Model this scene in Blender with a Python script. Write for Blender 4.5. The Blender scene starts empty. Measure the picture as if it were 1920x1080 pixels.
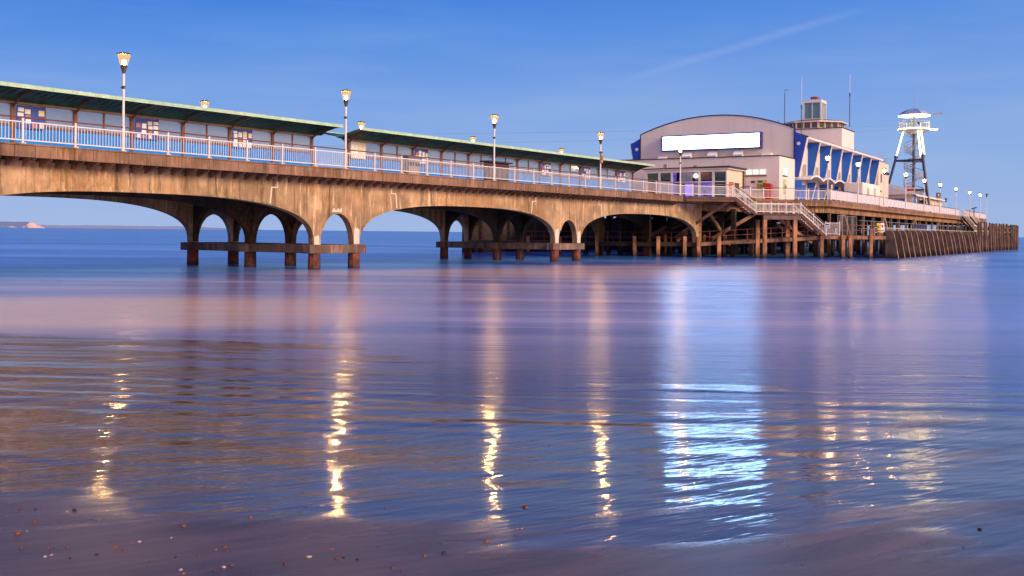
import bpy, bmesh, math, random
from mathutils import Vector, Matrix, noise
random.seed(11)
R = math.radians
S = bpy.context.scene
COL = S.collection

# ------------------------------------------------------------------ camera
cam_d = bpy.data.cameras.new("camera"); cam = bpy.data.objects.new("camera", cam_d); COL.objects.link(cam)
cam.location = (0, 0, 2.3)
cam.rotation_euler = (R(90), R(-0.56), 0)
cam_d.lens = 36; cam_d.sensor_width = 36; cam_d.shift_y = -(540-435.5)/1920
cam_d.clip_start = 0.1; cam_d.clip_end = 40000
S.camera = cam
# ------------------------------------------------------------------ sky and sun
SUN_EL = R(24.0); SUN_AZ = R(131)            # clockwise from the view direction (+Y)
w = bpy.data.worlds.new("World"); S.world = w; w.use_nodes = True
wt = w.node_tree; wt.nodes.clear()
def wn(t, **k):
    n = wt.nodes.new(t)
    for a, b in k.items(): setattr(n, a, b)
    return n
sky = wn('ShaderNodeTexSky', sky_type='NISHITA', sun_disc=False)
sky.sun_elevation = SUN_EL; sky.sun_rotation = SUN_AZ
sky.air_density = 1.0; sky.dust_density = 0.3; sky.ozone_density = 5.0
bg = wn('ShaderNodeBackground'); out = wn('ShaderNodeOutputWorld')
tc = wn('ShaderNodeTexCoord'); sep = wn('ShaderNodeSeparateXYZ')
wt.links.new(tc.outputs['Generated'], sep.inputs[0])
# dusk blue by elevation
ramp = wn('ShaderNodeValToRGB'); cr = ramp.color_ramp
stops = [(0.0, (.33, .45, .74)), (.05, (.28, .42, .74)), (.12, (.19, .35, .74)), (.19, (.095, .26, .72)), (.26, (.022, .17, .64)), (.45, (.02, .10, .46)), (1.0, (.012, .06, .30))]
cr.elements[0].position = 0; cr.elements[0].color = (*stops[0][1], 1)
cr.elements[1].position = 1; cr.elements[1].color = (*stops[-1][1], 1)
for p, c in stops[1:-1]:
    e = cr.elements.new(p); e.color = (*c, 1)
wt.links.new(sep.outputs['Z'], ramp.inputs[0])
# left side of the view deeper blue than the right: shift the elevation by azimuth
def math_n(op, a, b=None, c=None):
    m = wn('ShaderNodeMath', operation=op)
    for i, v in enumerate((a, b, c)):
        if v is None: continue
        if isinstance(v, (int, float)): m.inputs[i].default_value = v
        else: wt.links.new(v, m.inputs[i])
    return m.outputs[0]
ax = math_n('MULTIPLY', sep.outputs['X'], -0.16)
az_ = math_n('MULTIPLY', ax, sep.outputs['Z'])
zz = math_n('MULTIPLY_ADD', az_, 1.8, sep.outputs['Z'])
# faint cirrus streaks
mp = wn('ShaderNodeMapping'); mp.inputs['Scale'].default_value = (2.0, 2.0, 16.0); mp.inputs['Rotation'].default_value = (0, R(-9), 0)
nz = wn('ShaderNodeTexNoise'); nz.inputs['Scale'].default_value = 2.2; nz.inputs['Detail'].default_value = 6; nz.inputs['Roughness'].default_value = .5
wt.links.new(tc.outputs['Generated'], mp.inputs[0]); wt.links.new(mp.outputs[0], nz.inputs['Vector'])
cir = wn('ShaderNodeMapRange'); cir.inputs[1].default_value = .45; cir.inputs[2].default_value = .8; cir.inputs[3].default_value = 0; cir.inputs[4].default_value = .22
wt.links.new(nz.outputs[0], cir.inputs[0])
zz2 = math_n('SUBTRACT', zz, math_n('MULTIPLY', cir.outputs[0], .18))
wt.links.new(zz2, ramp.inputs[0])
# vapour trail: a thin great-circle band
def pix_dir(u, v):
    return Vector(((u-960)/1920, 1, (435.5-v+(u-960)*.0098)/1920)).normalized()
A_, B_ = pix_dir(1180, 148), pix_dir(1640, 8)
mid_ = pix_dir(1420, 74)
nrm = A_.cross(B_).normalized()
def dotn(v):
    d = wn('ShaderNodeVectorMath', operation='DOT_PRODUCT'); wt.links.new(tc.outputs['Generated'], d.inputs[0]); d.inputs[1].default_value = v
    return d.outputs['Value']
wob = math_n('MULTIPLY', math_n('SUBTRACT', nz.outputs[0], .5), .006)
dist = math_n('ABSOLUTE', math_n('ADD', math_n('ADD', dotn(nrm), nrm.dot(mid_)*-.6), wob))
tr = wn('ShaderNodeMapRange'); tr.interpolation_type = 'SMOOTHSTEP'
tr.inputs[1].default_value = 0.0; tr.inputs[2].default_value = .0060; tr.inputs[3].default_value = .12; tr.inputs[4].default_value = 0
wt.links.new(dist, tr.inputs[0])
al = wn('ShaderNodeMapRange'); al.interpolation_type = 'SMOOTHSTEP'
al.inputs[1].default_value = .991; al.inputs[2].default_value = .9995
wt.links.new(dotn(pix_dir(1390, 84)), al.inputs[0])
trail = math_n('MULTIPLY', tr.outputs[0], al.outputs[0])
mx = wn('ShaderNodeMixRGB'); mx.inputs[2].default_value = (.55, .60, .85, 1)
wt.links.new(trail, mx.inputs[0]); wt.links.new(ramp.outputs[0], mx.inputs[1])
# physical sky (after-glow side) added on top at low strength
sc_ = wn('ShaderNodeMixRGB', blend_type='MULTIPLY'); sc_.inputs[0].default_value = 1; sc_.inputs[2].default_value = (.05, .05, .05, 1)
wt.links.new(sky.outputs[0], sc_.inputs[1])
ad = wn('ShaderNodeMixRGB', blend_type='ADD'); ad.inputs[0].default_value = .12
wt.links.new(mx.outputs[0], ad.inputs[1]); wt.links.new(sc_.outputs[0], ad.inputs[2])
gl = wn('ShaderNodeMapRange'); gl.interpolation_type = 'SMOOTHSTEP'
gl.inputs[1].default_value = -.15; gl.inputs[2].default_value = .85
wt.links.new(dotn(Vector((.45, -.89, 0))), gl.inputs[0])
lo = wn('ShaderNodeMapRange'); lo.interpolation_type = 'SMOOTHSTEP'
lo.inputs[1].default_value = .75; lo.inputs[2].default_value = .0
wt.links.new(sep.outputs['Z'], lo.inputs[0])
gf = math_n('MULTIPLY', gl.outputs[0], lo.outputs[0])
gm = wn('ShaderNodeMixRGB'); gm.inputs[2].default_value = (2.0, 1.34, 1.12, 1)
wt.links.new(gf, gm.inputs[0]); wt.links.new(ad.outputs[0], gm.inputs[1])
wt.links.new(gm.outputs[0], bg.inputs[0]); bg.inputs[1].default_value = 1.0
wt.links.new(bg.outputs[0], out.inputs[0])

sun_d = bpy.data.lights.new("sun", 'SUN'); sun = bpy.data.objects.new("sun", sun_d); COL.objects.link(sun)
sun_d.energy = 3.7; sun_d.angle = R(16); sun_d.color = (1.0, .70, .46)
sdir = Vector((math.sin(SUN_AZ)*math.cos(SUN_EL), math.cos(SUN_AZ)*math.cos(SUN_EL), math.sin(SUN_EL)))
sun.rotation_euler = sdir.to_track_quat('Z', 'Y').to_euler()
S.view_settings.view_transform = 'Standard'; S.view_settings.look = 'None'; S.view_settings.gamma = 1; S.view_settings.exposure = 0
try: S.view_settings.use_curve_mapping = False
except Exception: pass
S.render.film_transparent = False

# ------------------------------------------------------------------ materials
MATS = {}
class NT:
    def __init__(s, name):
        m = bpy.data.materials.new(name); m.use_nodes = True; s.m = m; s.t = m.node_tree
        s.b = s.t.nodes['Principled BSDF']; s.tc = None
    def n(s, t, **k):
        x = s.t.nodes.new(t)
        for a, b in k.items(): setattr(x, a, b)
        return x
    def l(s, a, b): s.t.links.new(a, b)
    def coord(s, scale=(1,1,1), rot=(0,0,0), kind='Object'):
        tc = s.n('ShaderNodeTexCoord'); m = s.n('ShaderNodeMapping'); m.inputs['Scale'].default_value = scale; m.inputs['Rotation'].default_value = rot
        s.l(tc.outputs[kind], m.inputs[0]); return m.outputs[0]
    def noise(s, scale, vec=None, detail=4, rough=.55, dist=0):
        x = s.n('ShaderNodeTexNoise'); x.inputs['Scale'].default_value = scale; x.inputs['Detail'].default_value = detail
        x.inputs['Roughness'].default_value = rough; x.inputs['Distortion'].default_value = dist
        if vec is not None: s.l(vec, x.inputs['Vector'])
        return x.outputs[0]
    def mr(s, v, a, b, c=0, d=1, smooth=False):
        x = s.n('ShaderNodeMapRange')
        if smooth: x.interpolation_type = 'SMOOTHSTEP'
        for i, q in enumerate((a, b, c, d)): x.inputs[i+1].default_value = q
        s.l(v, x.inputs[0]); return x.outputs[0]
    def mix(s, f, a, b, bt='MIX'):
        x = s.n('ShaderNodeMixRGB', blend_type=bt)
        for i, q in enumerate((f, a, b)):
            if isinstance(q, (int, float)): x.inputs[i].default_value = q
            elif isinstance(q, tuple): x.inputs[i].default_value = (*q, 1)
            else: s.l(q, x.inputs[i])
        return x.outputs[0]
    def math(s, op, a, b=None):
        x = s.n('ShaderNodeMath', operation=op)
        for i, q in enumerate((a, b)):
            if q is None: continue
            if isinstance(q, (int, float)): x.inputs[i].default_value = q
            else: s.l(q, x.inputs[i])
        return x.outputs[0]
    def bump(s, h, strength=.3, dist=.02, prev=None):
        x = s.n('ShaderNodeBump'); x.inputs['Strength'].default_value = strength; x.inputs['Distance'].default_value = dist
        s.l(h, x.inputs['Height'])
        if prev is not None: s.l(prev, x.inputs['Normal'])
        return x.outputs[0]
    def set(s, **k):
        for a, v in k.items():
            i = s.b.inputs[a.replace('_', ' ')]
            if isinstance(v, (int, float)): i.default_value = v
            elif isinstance(v, tuple): i.default_value = (*v, 1) if len(v) == 3 else v
            else: s.l(v, i)

def paint(name, col, rough=.5, var=.12, scale=1.5, metal=0, dirt=None):
    if name in MATS: return MATS[name]
    t = NT(name); v = t.coord((1, 1, .35))
    n1 = t.noise(scale, v, 5, .65)
    dk = tuple(c*(1-2*var) for c in col); lt = tuple(min(1, c*(1+var)) for c in col)
    c = t.mix(t.mr(n1, .3, .7), dk, lt)
    if dirt:
        n2 = t.noise(scale*2.7, t.coord((1.2, 1.2, .15)), 6, .7)
        c = t.mix(t.mr(n2, .52, .75, 0, .75), c, dirt)
    t.set(Base_Color=c, Roughness=rough, Metallic=metal)
    MATS[name] = t.m; return t.m
def emis(name, col, strength, rough=.3):
    if name in MATS: return MATS[name]
    t = NT(name); t.set(Base_Color=tuple(min(.8, c*.8) for c in col), Roughness=rough)
    t.b.inputs['Emission Color'].default_value = (*col, 1); t.b.inputs['Emission Strength'].default_value = strength
    MATS[name] = t.m; return t.m

def concrete(name, base, lichen=.5, streak=.8, dark=(.07, .045, .03), boards=True):
    t = NT(name)
    v = t.coord((1, 1, 1)); vs = t.coord((1.6, 1.6, .10))
    big = t.noise(.45, v, 6, .65)
    c = t.mix(t.mr(big, .40, .60), tuple(x*.62 for x in base), tuple(min(1, x*1.22) for x in base))
    pk = t.noise(.9, t.coord((1, 1, .55), (0, .3, 0)), 5, .6)
    c = t.mix(t.mr(pk, .54, .62, 0, .55), c, (min(1, base[0]*1.7), min(1, base[1]*1.75), min(1, base[2]*1.9)))
    st = t.noise(1.7, vs, 8, .74)
    c = t.mix(t.mr(st, .53, .64, 0, streak), c, dark)
    st2 = t.noise(2.6, t.coord((1.3, 1.3, .13)), 6, .7)
    c = t.mix(t.mr(st2, .58, .66, 0, .8), c, tuple(min(1, x*2.1) for x in base))
    st3 = t.noise(7, t.coord((1.3, 1.3, .05)), 3, .6)
    c = t.mix(t.mr(st3, .56, .68, 0, streak*.32), c, dark)
    li = t.noise(.16, v, 3, .5); li2 = t.noise(5, t.coord((1, 1, .5)), 8, .75)
    lm = t.math('MULTIPLY', t.mr(li, .48, .60), t.mr(li2, .46, .62))
    c = t.mix(t.math('MULTIPLY', lm, lichen), c, (.42, .17, .025))
    gr = t.noise(.13, t.coord((1, 1, 1), (0, 0, 2.1)), 2, .5)
    c = t.mix(t.math('MULTIPLY', t.math('MULTIPLY', t.mr(gr, .52, .66), t.mr(st, .40, .6)), lichen), c, (.10, .085, .02))
    if boards:
        wv = t.n('ShaderNodeTexWave', wave_type='BANDS', bands_direction='X', wave_profile='SAW'); wv.inputs['Scale'].default_value = .28
        wv.inputs['Distortion'].default_value = .06; t.l(v, wv.inputs['Vector'])
        ln = t.mr(wv.outputs['Fac'], .0, .045, .5, 0)
        c = t.mix(ln, c, dark); vj = t.n('ShaderNodeTexVoronoi', feature='F1'); vj.inputs['Scale'].default_value = 1; t.l(t.coord((1.05, .01, .01)), vj.inputs['Vector']); c = t.mix(t.mr(vj.outputs['Color'], 0, 1, 0, .30), c, tuple(x*.5 for x in base))
    sp = t.noise(14, v, 3, .8)
    c = t.mix(t.mr(sp, .66, .74, 0, .6), c, (.05, .03, .02))
    t.set(Base_Color=c, Roughness=.88)
    t.l(t.bump(li2, .5, .03, t.bump(st, .4, .05)), t.b.inputs['Normal'])
    MATS[name] = t.m; return t.m

M_CONC = concrete('girder_concrete', (.49, .325, .185), .9, .92, (.085, .05, .03))
M_FASC = concrete('fascia_concrete', (.26, .15, .095), .35, .8)
M_DARKC = concrete('rib_concrete_shaded', (.055, .038, .028), .4, .8, (.015, .011, .009), False)  # near-black copy of the concrete, with the shade under the deck painted in
M_LEG = concrete('leg_concrete', (.20, .125, .095), .25, .9, (.05, .02, .012), False)
def col_mat():
    t = NT('tidal_column'); v = t.coord(); n1 = t.noise(3, v, 7, .7)
    c = t.mix(t.mr(n1, .4, .62), (.045, .028, .022), (.26, .055, .03))
    c = t.mix(t.mr(t.noise(9, v, 5, .8), .6, .7, 0, .8), c, (.33, .17, .11))
    sp = t.n('ShaderNodeSeparateXYZ'); t.l(v, sp.inputs[0])
    c = t.mix(t.mr(t.math('ADD', sp.outputs['Z'], t.math('MULTIPLY', n1, .25)), .1, .38, .93, 0), c, (.010, .010, .007))
    t.set(Base_Color=c, Roughness=.75); t.l(t.bump(n1, .8, .06), t.b.inputs['Normal']); return t.m
M_COL = col_mat()
def timber(name, base, dark=(.03, .02, .015), wetz=True):
    t = NT(name); v = t.coord((2.5, 2.5, .35)); n1 = t.noise(2.5, v, 7, .75, .4)
    c = t.mix(t.mr(n1, .35, .66), dark, base)
    n2 = t.noise(.8, t.coord(), 3, .6)
    c = t.mix(t.mr(n2, .4, .65, 0, .6), c, tuple(min(1, b*1.5) for b in base))
    if wetz:
        g = t.n('ShaderNodeNewGeometry'); sp = t.n('ShaderNodeSeparateXYZ'); t.l(g.outputs['Position'], sp.inputs[0])
        c = t.mix(t.mr(t.math('ADD', sp.outputs['Z'], t.math('MULTIPLY', n1, .7)), .5, 1.1, .93, 0), c, (.012, .010, .008))
    t.set(Base_Color=c, Roughness=.8); t.l(t.bump(n1, .6, .04), t.b.inputs['Normal'])
    MATS[name] = t.m; return t.m
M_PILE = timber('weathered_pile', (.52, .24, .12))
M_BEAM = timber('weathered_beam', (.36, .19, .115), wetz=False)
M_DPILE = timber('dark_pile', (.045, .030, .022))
M_FEND = timber('fender_pile', (.28, .17, .115))
M_FENDD = timber('fender_side_shaded', (.17, .11, .08))
M_WHITE = paint('white_paint', (.78, .76, .76), .4, .05, 3, dirt=(.45, .32, .22))
M_HAND = paint('brown_handrail', (.16, .045, .03), .4)
M_GREEN = paint('green_roof_edge', (.40, .62, .46), .5, .12, 2)
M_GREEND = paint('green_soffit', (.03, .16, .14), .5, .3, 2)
M_WOODF = paint('shelter_frame_wood', (.24, .085, .045), .6, .25, 3)
M_BEAMW = paint('shelter_beam', (.50, .30, .16), .6, .2, 2)
M_DARK = paint('dark_metal', (.03, .028, .03), .45)
M_GREY = paint('grey_metal', (.30, .30, .32), .45)
M_CREAM = paint('cream_render', (.78, .62, .52), .85, .05, .3, dirt=(.66, .52, .44))
M_CREAM2 = paint('cream_render_front', (.80, .73, .70), .85, .05, .3, dirt=(.66, .58, .56))
M_WHITEW = paint('white_window_frame', (.80, .78, .80), .4, .04)
M_BLUE = paint('blue_panel', (.0, .13, .66), .45, .08, .4)
M_BLUE2 = paint('cobalt_wing', (.0, .06, .50), .45, .06)
M_NAVY = paint('navy_trim', (.01, .015, .12), .4)
M_ROOF = paint('roof_felt', (.055, .055, .065), .85, .3, 3)
M_RED = paint('red_gloss', (.55, .02, .02), .35)
M_STEEL = paint('blue_grey_steel', (.055, .07, .12), .4, .15)
M_GALV = paint('galvanised_steel', (.38, .38, .40), .45, .1, metal=.4)
M_RUST = paint('rusty_red_rail', (.33, .10, .06), .7, .3, 4, dirt=(.5, .42, .38))
M_RUSTD = paint('rusty_stringer', (.14, .05, .03), .7, .3, 4)
M_MESH = paint('dark_mesh', (.05, .045, .045), .7)
M_YEL = paint('yellow_sign', (.75, .55, .05), .5)
M_ORW = paint('old_white', (.76, .66, .56), .7, .1, 4)
M_DECK = paint('deck_planks', (.10, .07, .055), .8, .2, 2)
M_LAMP = emis('lamp_glow', (1.0, .60, .20), 1.0); M_LAMP.node_tree.nodes['Principled BSDF'].inputs['Alpha'].default_value = .62
M_LAMPC = emis('lamp_core', (1.0, .54, .17), 2000)
M_LAMPD = emis('lamp_core_small', (1.0, .60, .27), 950)
M_LAMPW = emis('lamp_glow_white', (1.0, .70, .36), 2.2); M_LAMPW.node_tree.nodes['Principled BSDF'].inputs['Alpha'].default_value = .6
for m_ in (M_LAMP, M_LAMPW):
    b_ = m_.node_tree.nodes['Principled BSDF']; b_.inputs['Base Color'].default_value = (.0, .0, .0, 1); b_.inputs['Specular IOR Level'].default_value = .1
M_SIGN = emis('sign_light', (.26, .54, 1.0), 22)
M_LED = emis('led_strip', (1.0, .80, .40), 7)
M_LEDS = emis('led_leg', (1.0, .86, .58), 5)
M_WARMW = emis('warm_window', (1.0, .93, .80), 1.0)
def lit_room(name, cols, strength, scale):
    t = NT(name); v = t.coord((1, 1, 1)); a = t.n('ShaderNodeTexVoronoi'); a.inputs['Scale'].default_value = scale; t.l(v, a.inputs['Vector'])
    n1 = t.noise(scale*.9, v, 4, .7)
    c = t.mix(t.mr(n1, .42, .60), cols[0], cols[1]); c = t.mix(t.mr(a.outputs['Color'], .62, .75), c, cols[2]); c = t.mix(t.mr(a.outputs['Distance'], .0, .16, .75, 0), c, cols[3])
    t.set(Base_Color=(.02, .02, .03), Roughness=.12); t.l(c, t.b.inputs['Emission Color']); t.b.inputs['Emission Strength'].default_value = strength; MATS[name] = t.m; return t.m
M_PURP = lit_room('purple_window', [(.015, .01, .10), (.10, .05, .62), (.16, .10, .80), (.55, .45, .85)], .9, 2.6)
M_PURP2 = lit_room('purple_window_dim', [(.02, .01, .06), (.08, .03, .30), (.10, .06, .45), (.45, .30, .40)], .8, 3.2)
def glass_mat(name, tint, rough=.05, alpha=.25):
    t = NT(name); t.set(Base_Color=tint, Roughness=rough, Alpha=alpha); t.b.inputs['Specular IOR Level'].default_value = .6
    MATS[name] = t.m; return t.m
def screen_mat():
    t = NT('clear_screen'); o = t.t.nodes['Material Output']; tr_ = t.n('ShaderNodeBsdfTransparent'); tl = t.n('ShaderNodeBsdfTranslucent'); df = t.n('ShaderNodeBsdfDiffuse')
    tl.inputs[0].default_value = (.86, 1.0, 1.0, 1); df.inputs[0].default_value = (.45, .70, .80, 1)
    m1 = t.n('ShaderNodeMixShader'); m1.inputs[0].default_value = .12; t.l(tl.outputs[0], m1.inputs[1]); t.l(df.outputs[0], m1.inputs[2])
    gl_ = t.n('ShaderNodeBsdfGlossy'); gl_.inputs['Roughness'].default_value = .08; m3 = t.n('ShaderNodeMixShader'); m3.inputs[0].default_value = .12; t.l(m1.outputs[0], m3.inputs[1]); t.l(gl_.outputs[0], m3.inputs[2])
    m2 = t.n('ShaderNodeMixShader'); m2.inputs[0].default_value = .60; t.l(tr_.outputs[0], m2.inputs[1]); t.l(m3.outputs[0], m2.inputs[2]); t.l(m2.outputs[0], o.inputs[0]); return t.m
M_GLASS = screen_mat()
M_BGLASS = glass_mat('dark_glazing', (.02, .035, .05), .08, 1)
M_BPANEL = NT('blue_film_panel')
_n = M_BPANEL.noise(1.3, M_BPANEL.coord((1, 1, .3)), 4, .6)
M_BPANEL.set(Base_Color=M_BPANEL.mix(_n, (.0, .17, .72), (.0, .30, .95)), Roughness=.35); M_BPANEL = M_BPANEL.m
M_FROST = paint('frosted_white_panel', (.80, .74, .76), .35, .04, 2)

# ------------------------------------------------------------------ mesh helpers
class MB:
    def __init__(s): s.v = []; s.f = []; s.mi = []; s.cur = 0
    def add(s, vs, fs):
        o = len(s.v); s.v += [tuple(p) for p in vs]
        for f in fs: s.f.append(tuple(i+o for i in f)); s.mi.append(s.cur)
        return s
    def box(s, x0, x1, y0, y1, z0, z1):
        return s.add([(x0,y0,z0),(x1,y0,z0),(x1,y1,z0),(x0,y1,z0),(x0,y0,z1),(x1,y0,z1),(x1,y1,z1),(x0,y1,z1)],
                     [(0,3,2,1),(4,5,6,7),(0,1,5,4),(1,2,6,5),(2,3,7,6),(3,0,4,7)])
    def prism(s, poly, z0, z1):
        n = len(poly)
        return s.add([(x,y,z0) for x,y in poly]+[(x,y,z1) for x,y in poly],
                     [tuple(range(n-1,-1,-1)), tuple(range(n,2*n))]+[(i,(i+1)%n,n+(i+1)%n,n+i) for i in range(n)])
    def prof(s, poly, a0, a1, axis='y'):           # polygon in (h, z) pushed along axis
        n = len(poly)
        g = (lambda h,z,a:(h,a,z)) if axis == 'y' else (lambda h,z,a:(a,h,z))
        return s.add([g(h,z,a0) for h,z in poly]+[g(h,z,a1) for h,z in poly],
                     [tuple(range(n)), tuple(range(2*n-1,n-1,-1))]+[(i,n+i,n+(i+1)%n,(i+1)%n) for i in range(n)])
    def strip(s, xs, zb, zt, y0, y1):              # wall along x with curved underside
        n = len(xs); vs = []
        for x, b, t in zip(xs, zb, zt): vs += [(x,y0,b),(x,y0,t),(x,y1,t),(x,y1,b)]
        fs = [(0,1,2,3)]
        for i in range(n-1):
            a = 4*i; b = a+4
            fs += [(a,b,b+1,a+1),(a+1,b+1,b+2,a+2),(a+2,b+2,b+3,a+3),(a+3,b+3,b,a)]
        fs.append((4*n-1,4*n-2,4*n-3,4*n-4))
        return s.add(vs, fs)
    def tube(s, p, q, r, n=8, r2=None):
        p = Vector(p); q = Vector(q); d = (q-p).normalized(); r2 = r if r2 is None else r2
        u = d.orthogonal().normalized(); v = d.cross(u)
        ring = [(u*math.cos(2*math.pi*i/n)+v*math.sin(2*math.pi*i/n)) for i in range(n)]
        return s.add([p+a*r for a in ring]+[q+a*r2 for a in ring],
                     [tuple(range(n-1,-1,-1)), tuple(range(n,2*n))]+[(i,(i+1)%n,n+(i+1)%n,n+i) for i in range(n)])
    def beam(s, p, q, wd, h, up=(0,0,1)):
        p = Vector(p); q = Vector(q); d = (q-p).normalized(); a = d.cross(Vector(up))
        if a.length < 1e-4: a = d.cross(Vector((0,1,0)))
        a.normalize(); b = a.cross(d).normalized(); a *= wd/2; b *= h/2
        return s.add([p-a-b,p+a-b,p+a+b,p-a+b,q-a-b,q+a-b,q+a+b,q-a+b], [(0,3,2,1),(4,5,6,7),(0,1,5,4),(1,2,6,5),(2,3,7,6),(3,0,4,7)])
    def lathe(s, prof, n=16, c=(0,0)):
        vs = []
        for r, z in prof:
            vs += [(c[0]+r*math.cos(2*math.pi*i/n), c[1]+r*math.sin(2*math.pi*i/n), z) for i in range(n)]
        fs = []
        for k in range(len(prof)-1):
            for i in range(n):
                j = (i+1) % n; fs.append((k*n+i, k*n+j, (k+1)*n+j, (k+1)*n+i))
        fs.append(tuple(range(n-1,-1,-1))); fs.append(tuple((len(prof)-1)*n+i for i in range(n)))
        return s.add(vs, fs)
    def path(s, pts, r, n=6):
        for a, b in zip(pts[:-1], pts[1:]): s.tube(a, b, r, n)
        return s
    def build(s, name, mat, parent=None, smooth=False, bevel=0, loc=None):
        me = bpy.data.meshes.new(name); me.from_pydata(s.v, [], s.f); me.update()
        ms = mat if isinstance(mat, (list, tuple)) else [mat]
        for m in ms: me.materials.append(m)
        if len(ms) > 1:
            for p, i in zip(me.polygons, s.mi): p.material_index = i
        if smooth:
            for p in me.polygons: p.use_smooth = True
        o = bpy.data.objects.new(name, me); COL.objects.link(o)
        if parent: o.parent = parent
        if loc: o.location = loc
        if bevel:
            b = o.modifiers.new('bevel', 'BEVEL'); b.width = bevel; b.segments = 2; b.limit_method = 'ANGLE'
        return o
def tag(o, label=None, cat=None, group=None, kind=None):
    if label: o['label'] = label
    if cat: o['category'] = cat
    if group: o['group'] = group
    if kind: o['kind'] = kind
    return o
def empty(name, loc=(0,0,0), rz=0, label=None, cat=None, group=None):
    o = bpy.data.objects.new(name, None); COL.objects.link(o); o.location = loc; o.rotation_euler = (0,0,rz); o.empty_display_size = .3
    return tag(o, label, cat, group)
def inst(src, parent, loc=(0,0,0), rz=0, name=None):
    c = src.copy(); COL.objects.link(c); c.parent = parent; c.location = loc; c.rotation_euler = (0,0,rz)
    return c
def copy_tree(o, parent=None):
    kids = list(o.children); c = o.copy(); COL.objects.link(c); c.parent = parent
    for k in kids: copy_tree(k, c)
    return c

# frames: A = approach pier (t along, o across), H = pier head (s along, w across)
AZ = math.atan2(.8146, .58); AO = Vector((-9.9, 60.7, 0))
HZ = math.atan2(.8515, .5243); HO = Vector((38, 114, 0))
def A(t, o, z=0): return Vector((AO.x+.58*t-.8146*o, AO.y+.8146*t+.58*o, z))
def H(s, w_, z=0): return Vector((HO.x+.5243*s-.8515*w_, HO.y+.8515*s+.5243*w_, z))
ZD = 5.95

# ================================================================== SETTING
# sea
def wet_material(name, sea):
    t = NT(name)
    g = t.n('ShaderNodeNewGeometry'); pos = g.outputs['Position']
    def mp(scale, rot=0):
        m = t.n('ShaderNodeMapping', vector_type='TEXTURE'); m.inputs['Scale'].default_value = tuple(1/q for q in scale); m.inputs['Rotation'].default_value = (0, 0, rot); t.l(pos, m.inputs[0]); return m.outputs[0]
    sp = t.n('ShaderNodeSeparateXYZ'); t.l(pos, sp.inputs[0])
    return t, mp, sp, pos
t, mp_, sp, pos = wet_material('sea_water', True)
# distance offshore, slanting with x, broken by long swell streaks
wv = t.noise(.05, mp_((.35, 1.0, 1), .0), 5, .55)
off = t.math('ADD', sp.outputs['Y'], t.math('MULTIPLY', sp.outputs['X'], -.15))
off = t.math('ADD', off, t.math('MULTIPLY', t.math('SUBTRACT', wv, .5), 26))
xr = t.math('MULTIPLY', t.mr(sp.outputs['X'], -20, 12, 0, 30), 1)
off = t.math('SUBTRACT', off, xr)
# right-hand side is blue right up to the beach
xb = t.math('ADD', t.math('MULTIPLY', sp.outputs['X'], 1.0), t.math('MULTIPLY', sp.outputs['Y'], -.34))
xb = t.math('ADD', xb, t.math('MULTIPLY', t.math('SUBTRACT', wv, .5), 8))
deep = t.math('MAXIMUM', t.mr(off, 44, 54, 0, 1, True), t.mr(xb, -7, 13, 0, 1, True))
bands = t.noise(.055, mp_((.10, 1.0, 1), .03), 4, .5)
bands2 = t.noise(.35, mp_((.10, 1.0, 1), -.02), 6, .6)
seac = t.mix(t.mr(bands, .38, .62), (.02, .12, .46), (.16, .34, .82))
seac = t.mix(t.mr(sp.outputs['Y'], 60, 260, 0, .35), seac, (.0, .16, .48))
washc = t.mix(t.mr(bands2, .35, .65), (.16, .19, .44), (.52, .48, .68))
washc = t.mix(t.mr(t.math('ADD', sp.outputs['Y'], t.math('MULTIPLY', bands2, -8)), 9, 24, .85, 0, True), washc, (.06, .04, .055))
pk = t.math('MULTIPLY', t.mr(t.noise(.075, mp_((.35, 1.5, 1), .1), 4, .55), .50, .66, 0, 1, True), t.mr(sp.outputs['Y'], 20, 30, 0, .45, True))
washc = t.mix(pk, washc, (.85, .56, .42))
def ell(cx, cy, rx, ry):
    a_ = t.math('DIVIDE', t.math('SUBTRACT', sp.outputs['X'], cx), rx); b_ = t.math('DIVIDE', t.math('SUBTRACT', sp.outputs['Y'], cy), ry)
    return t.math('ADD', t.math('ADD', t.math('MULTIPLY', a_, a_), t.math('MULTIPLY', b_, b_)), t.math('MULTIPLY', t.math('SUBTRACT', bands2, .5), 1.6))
peach_glow = t.mr(ell(-11.5, 29, 9, 7), 0, 1.3, .95, 0, True)
peach_glow2 = t.mr(ell(3, 60, 24, 10), 0, 1.1, .45, 0, True)
washc = t.mix(t.math('MAXIMUM', peach_glow, peach_glow2), washc, (.95, .66, .50))  # warm lamp glow on the water, painted into the wash colour
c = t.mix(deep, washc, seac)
ysh = t.mr(sp.outputs['X'], -9, 1, 15.5, 10.6, True)
shore = t.mr(t.math('SUBTRACT', sp.outputs['Y'], ysh), -1.5, 5.0, 0, 1, True)
rg = t.mix(shore, (.05, .05, .05), (.20, .20, .20))
rg = t.mix(deep, rg, (.24, .24, .24))
rgh = t.math('ADD', rg, t.math('MULTIPLY', t.math('SUBTRACT', bands2, .5), .15))
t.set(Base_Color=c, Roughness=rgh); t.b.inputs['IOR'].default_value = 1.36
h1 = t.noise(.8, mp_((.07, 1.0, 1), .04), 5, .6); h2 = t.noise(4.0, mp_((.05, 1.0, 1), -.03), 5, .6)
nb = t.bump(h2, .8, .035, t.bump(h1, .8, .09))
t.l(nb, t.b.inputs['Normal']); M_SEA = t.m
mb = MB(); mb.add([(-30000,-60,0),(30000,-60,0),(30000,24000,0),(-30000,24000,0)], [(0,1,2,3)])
tag(mb.build('sea_water', M_SEA), kind='structure')

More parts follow.
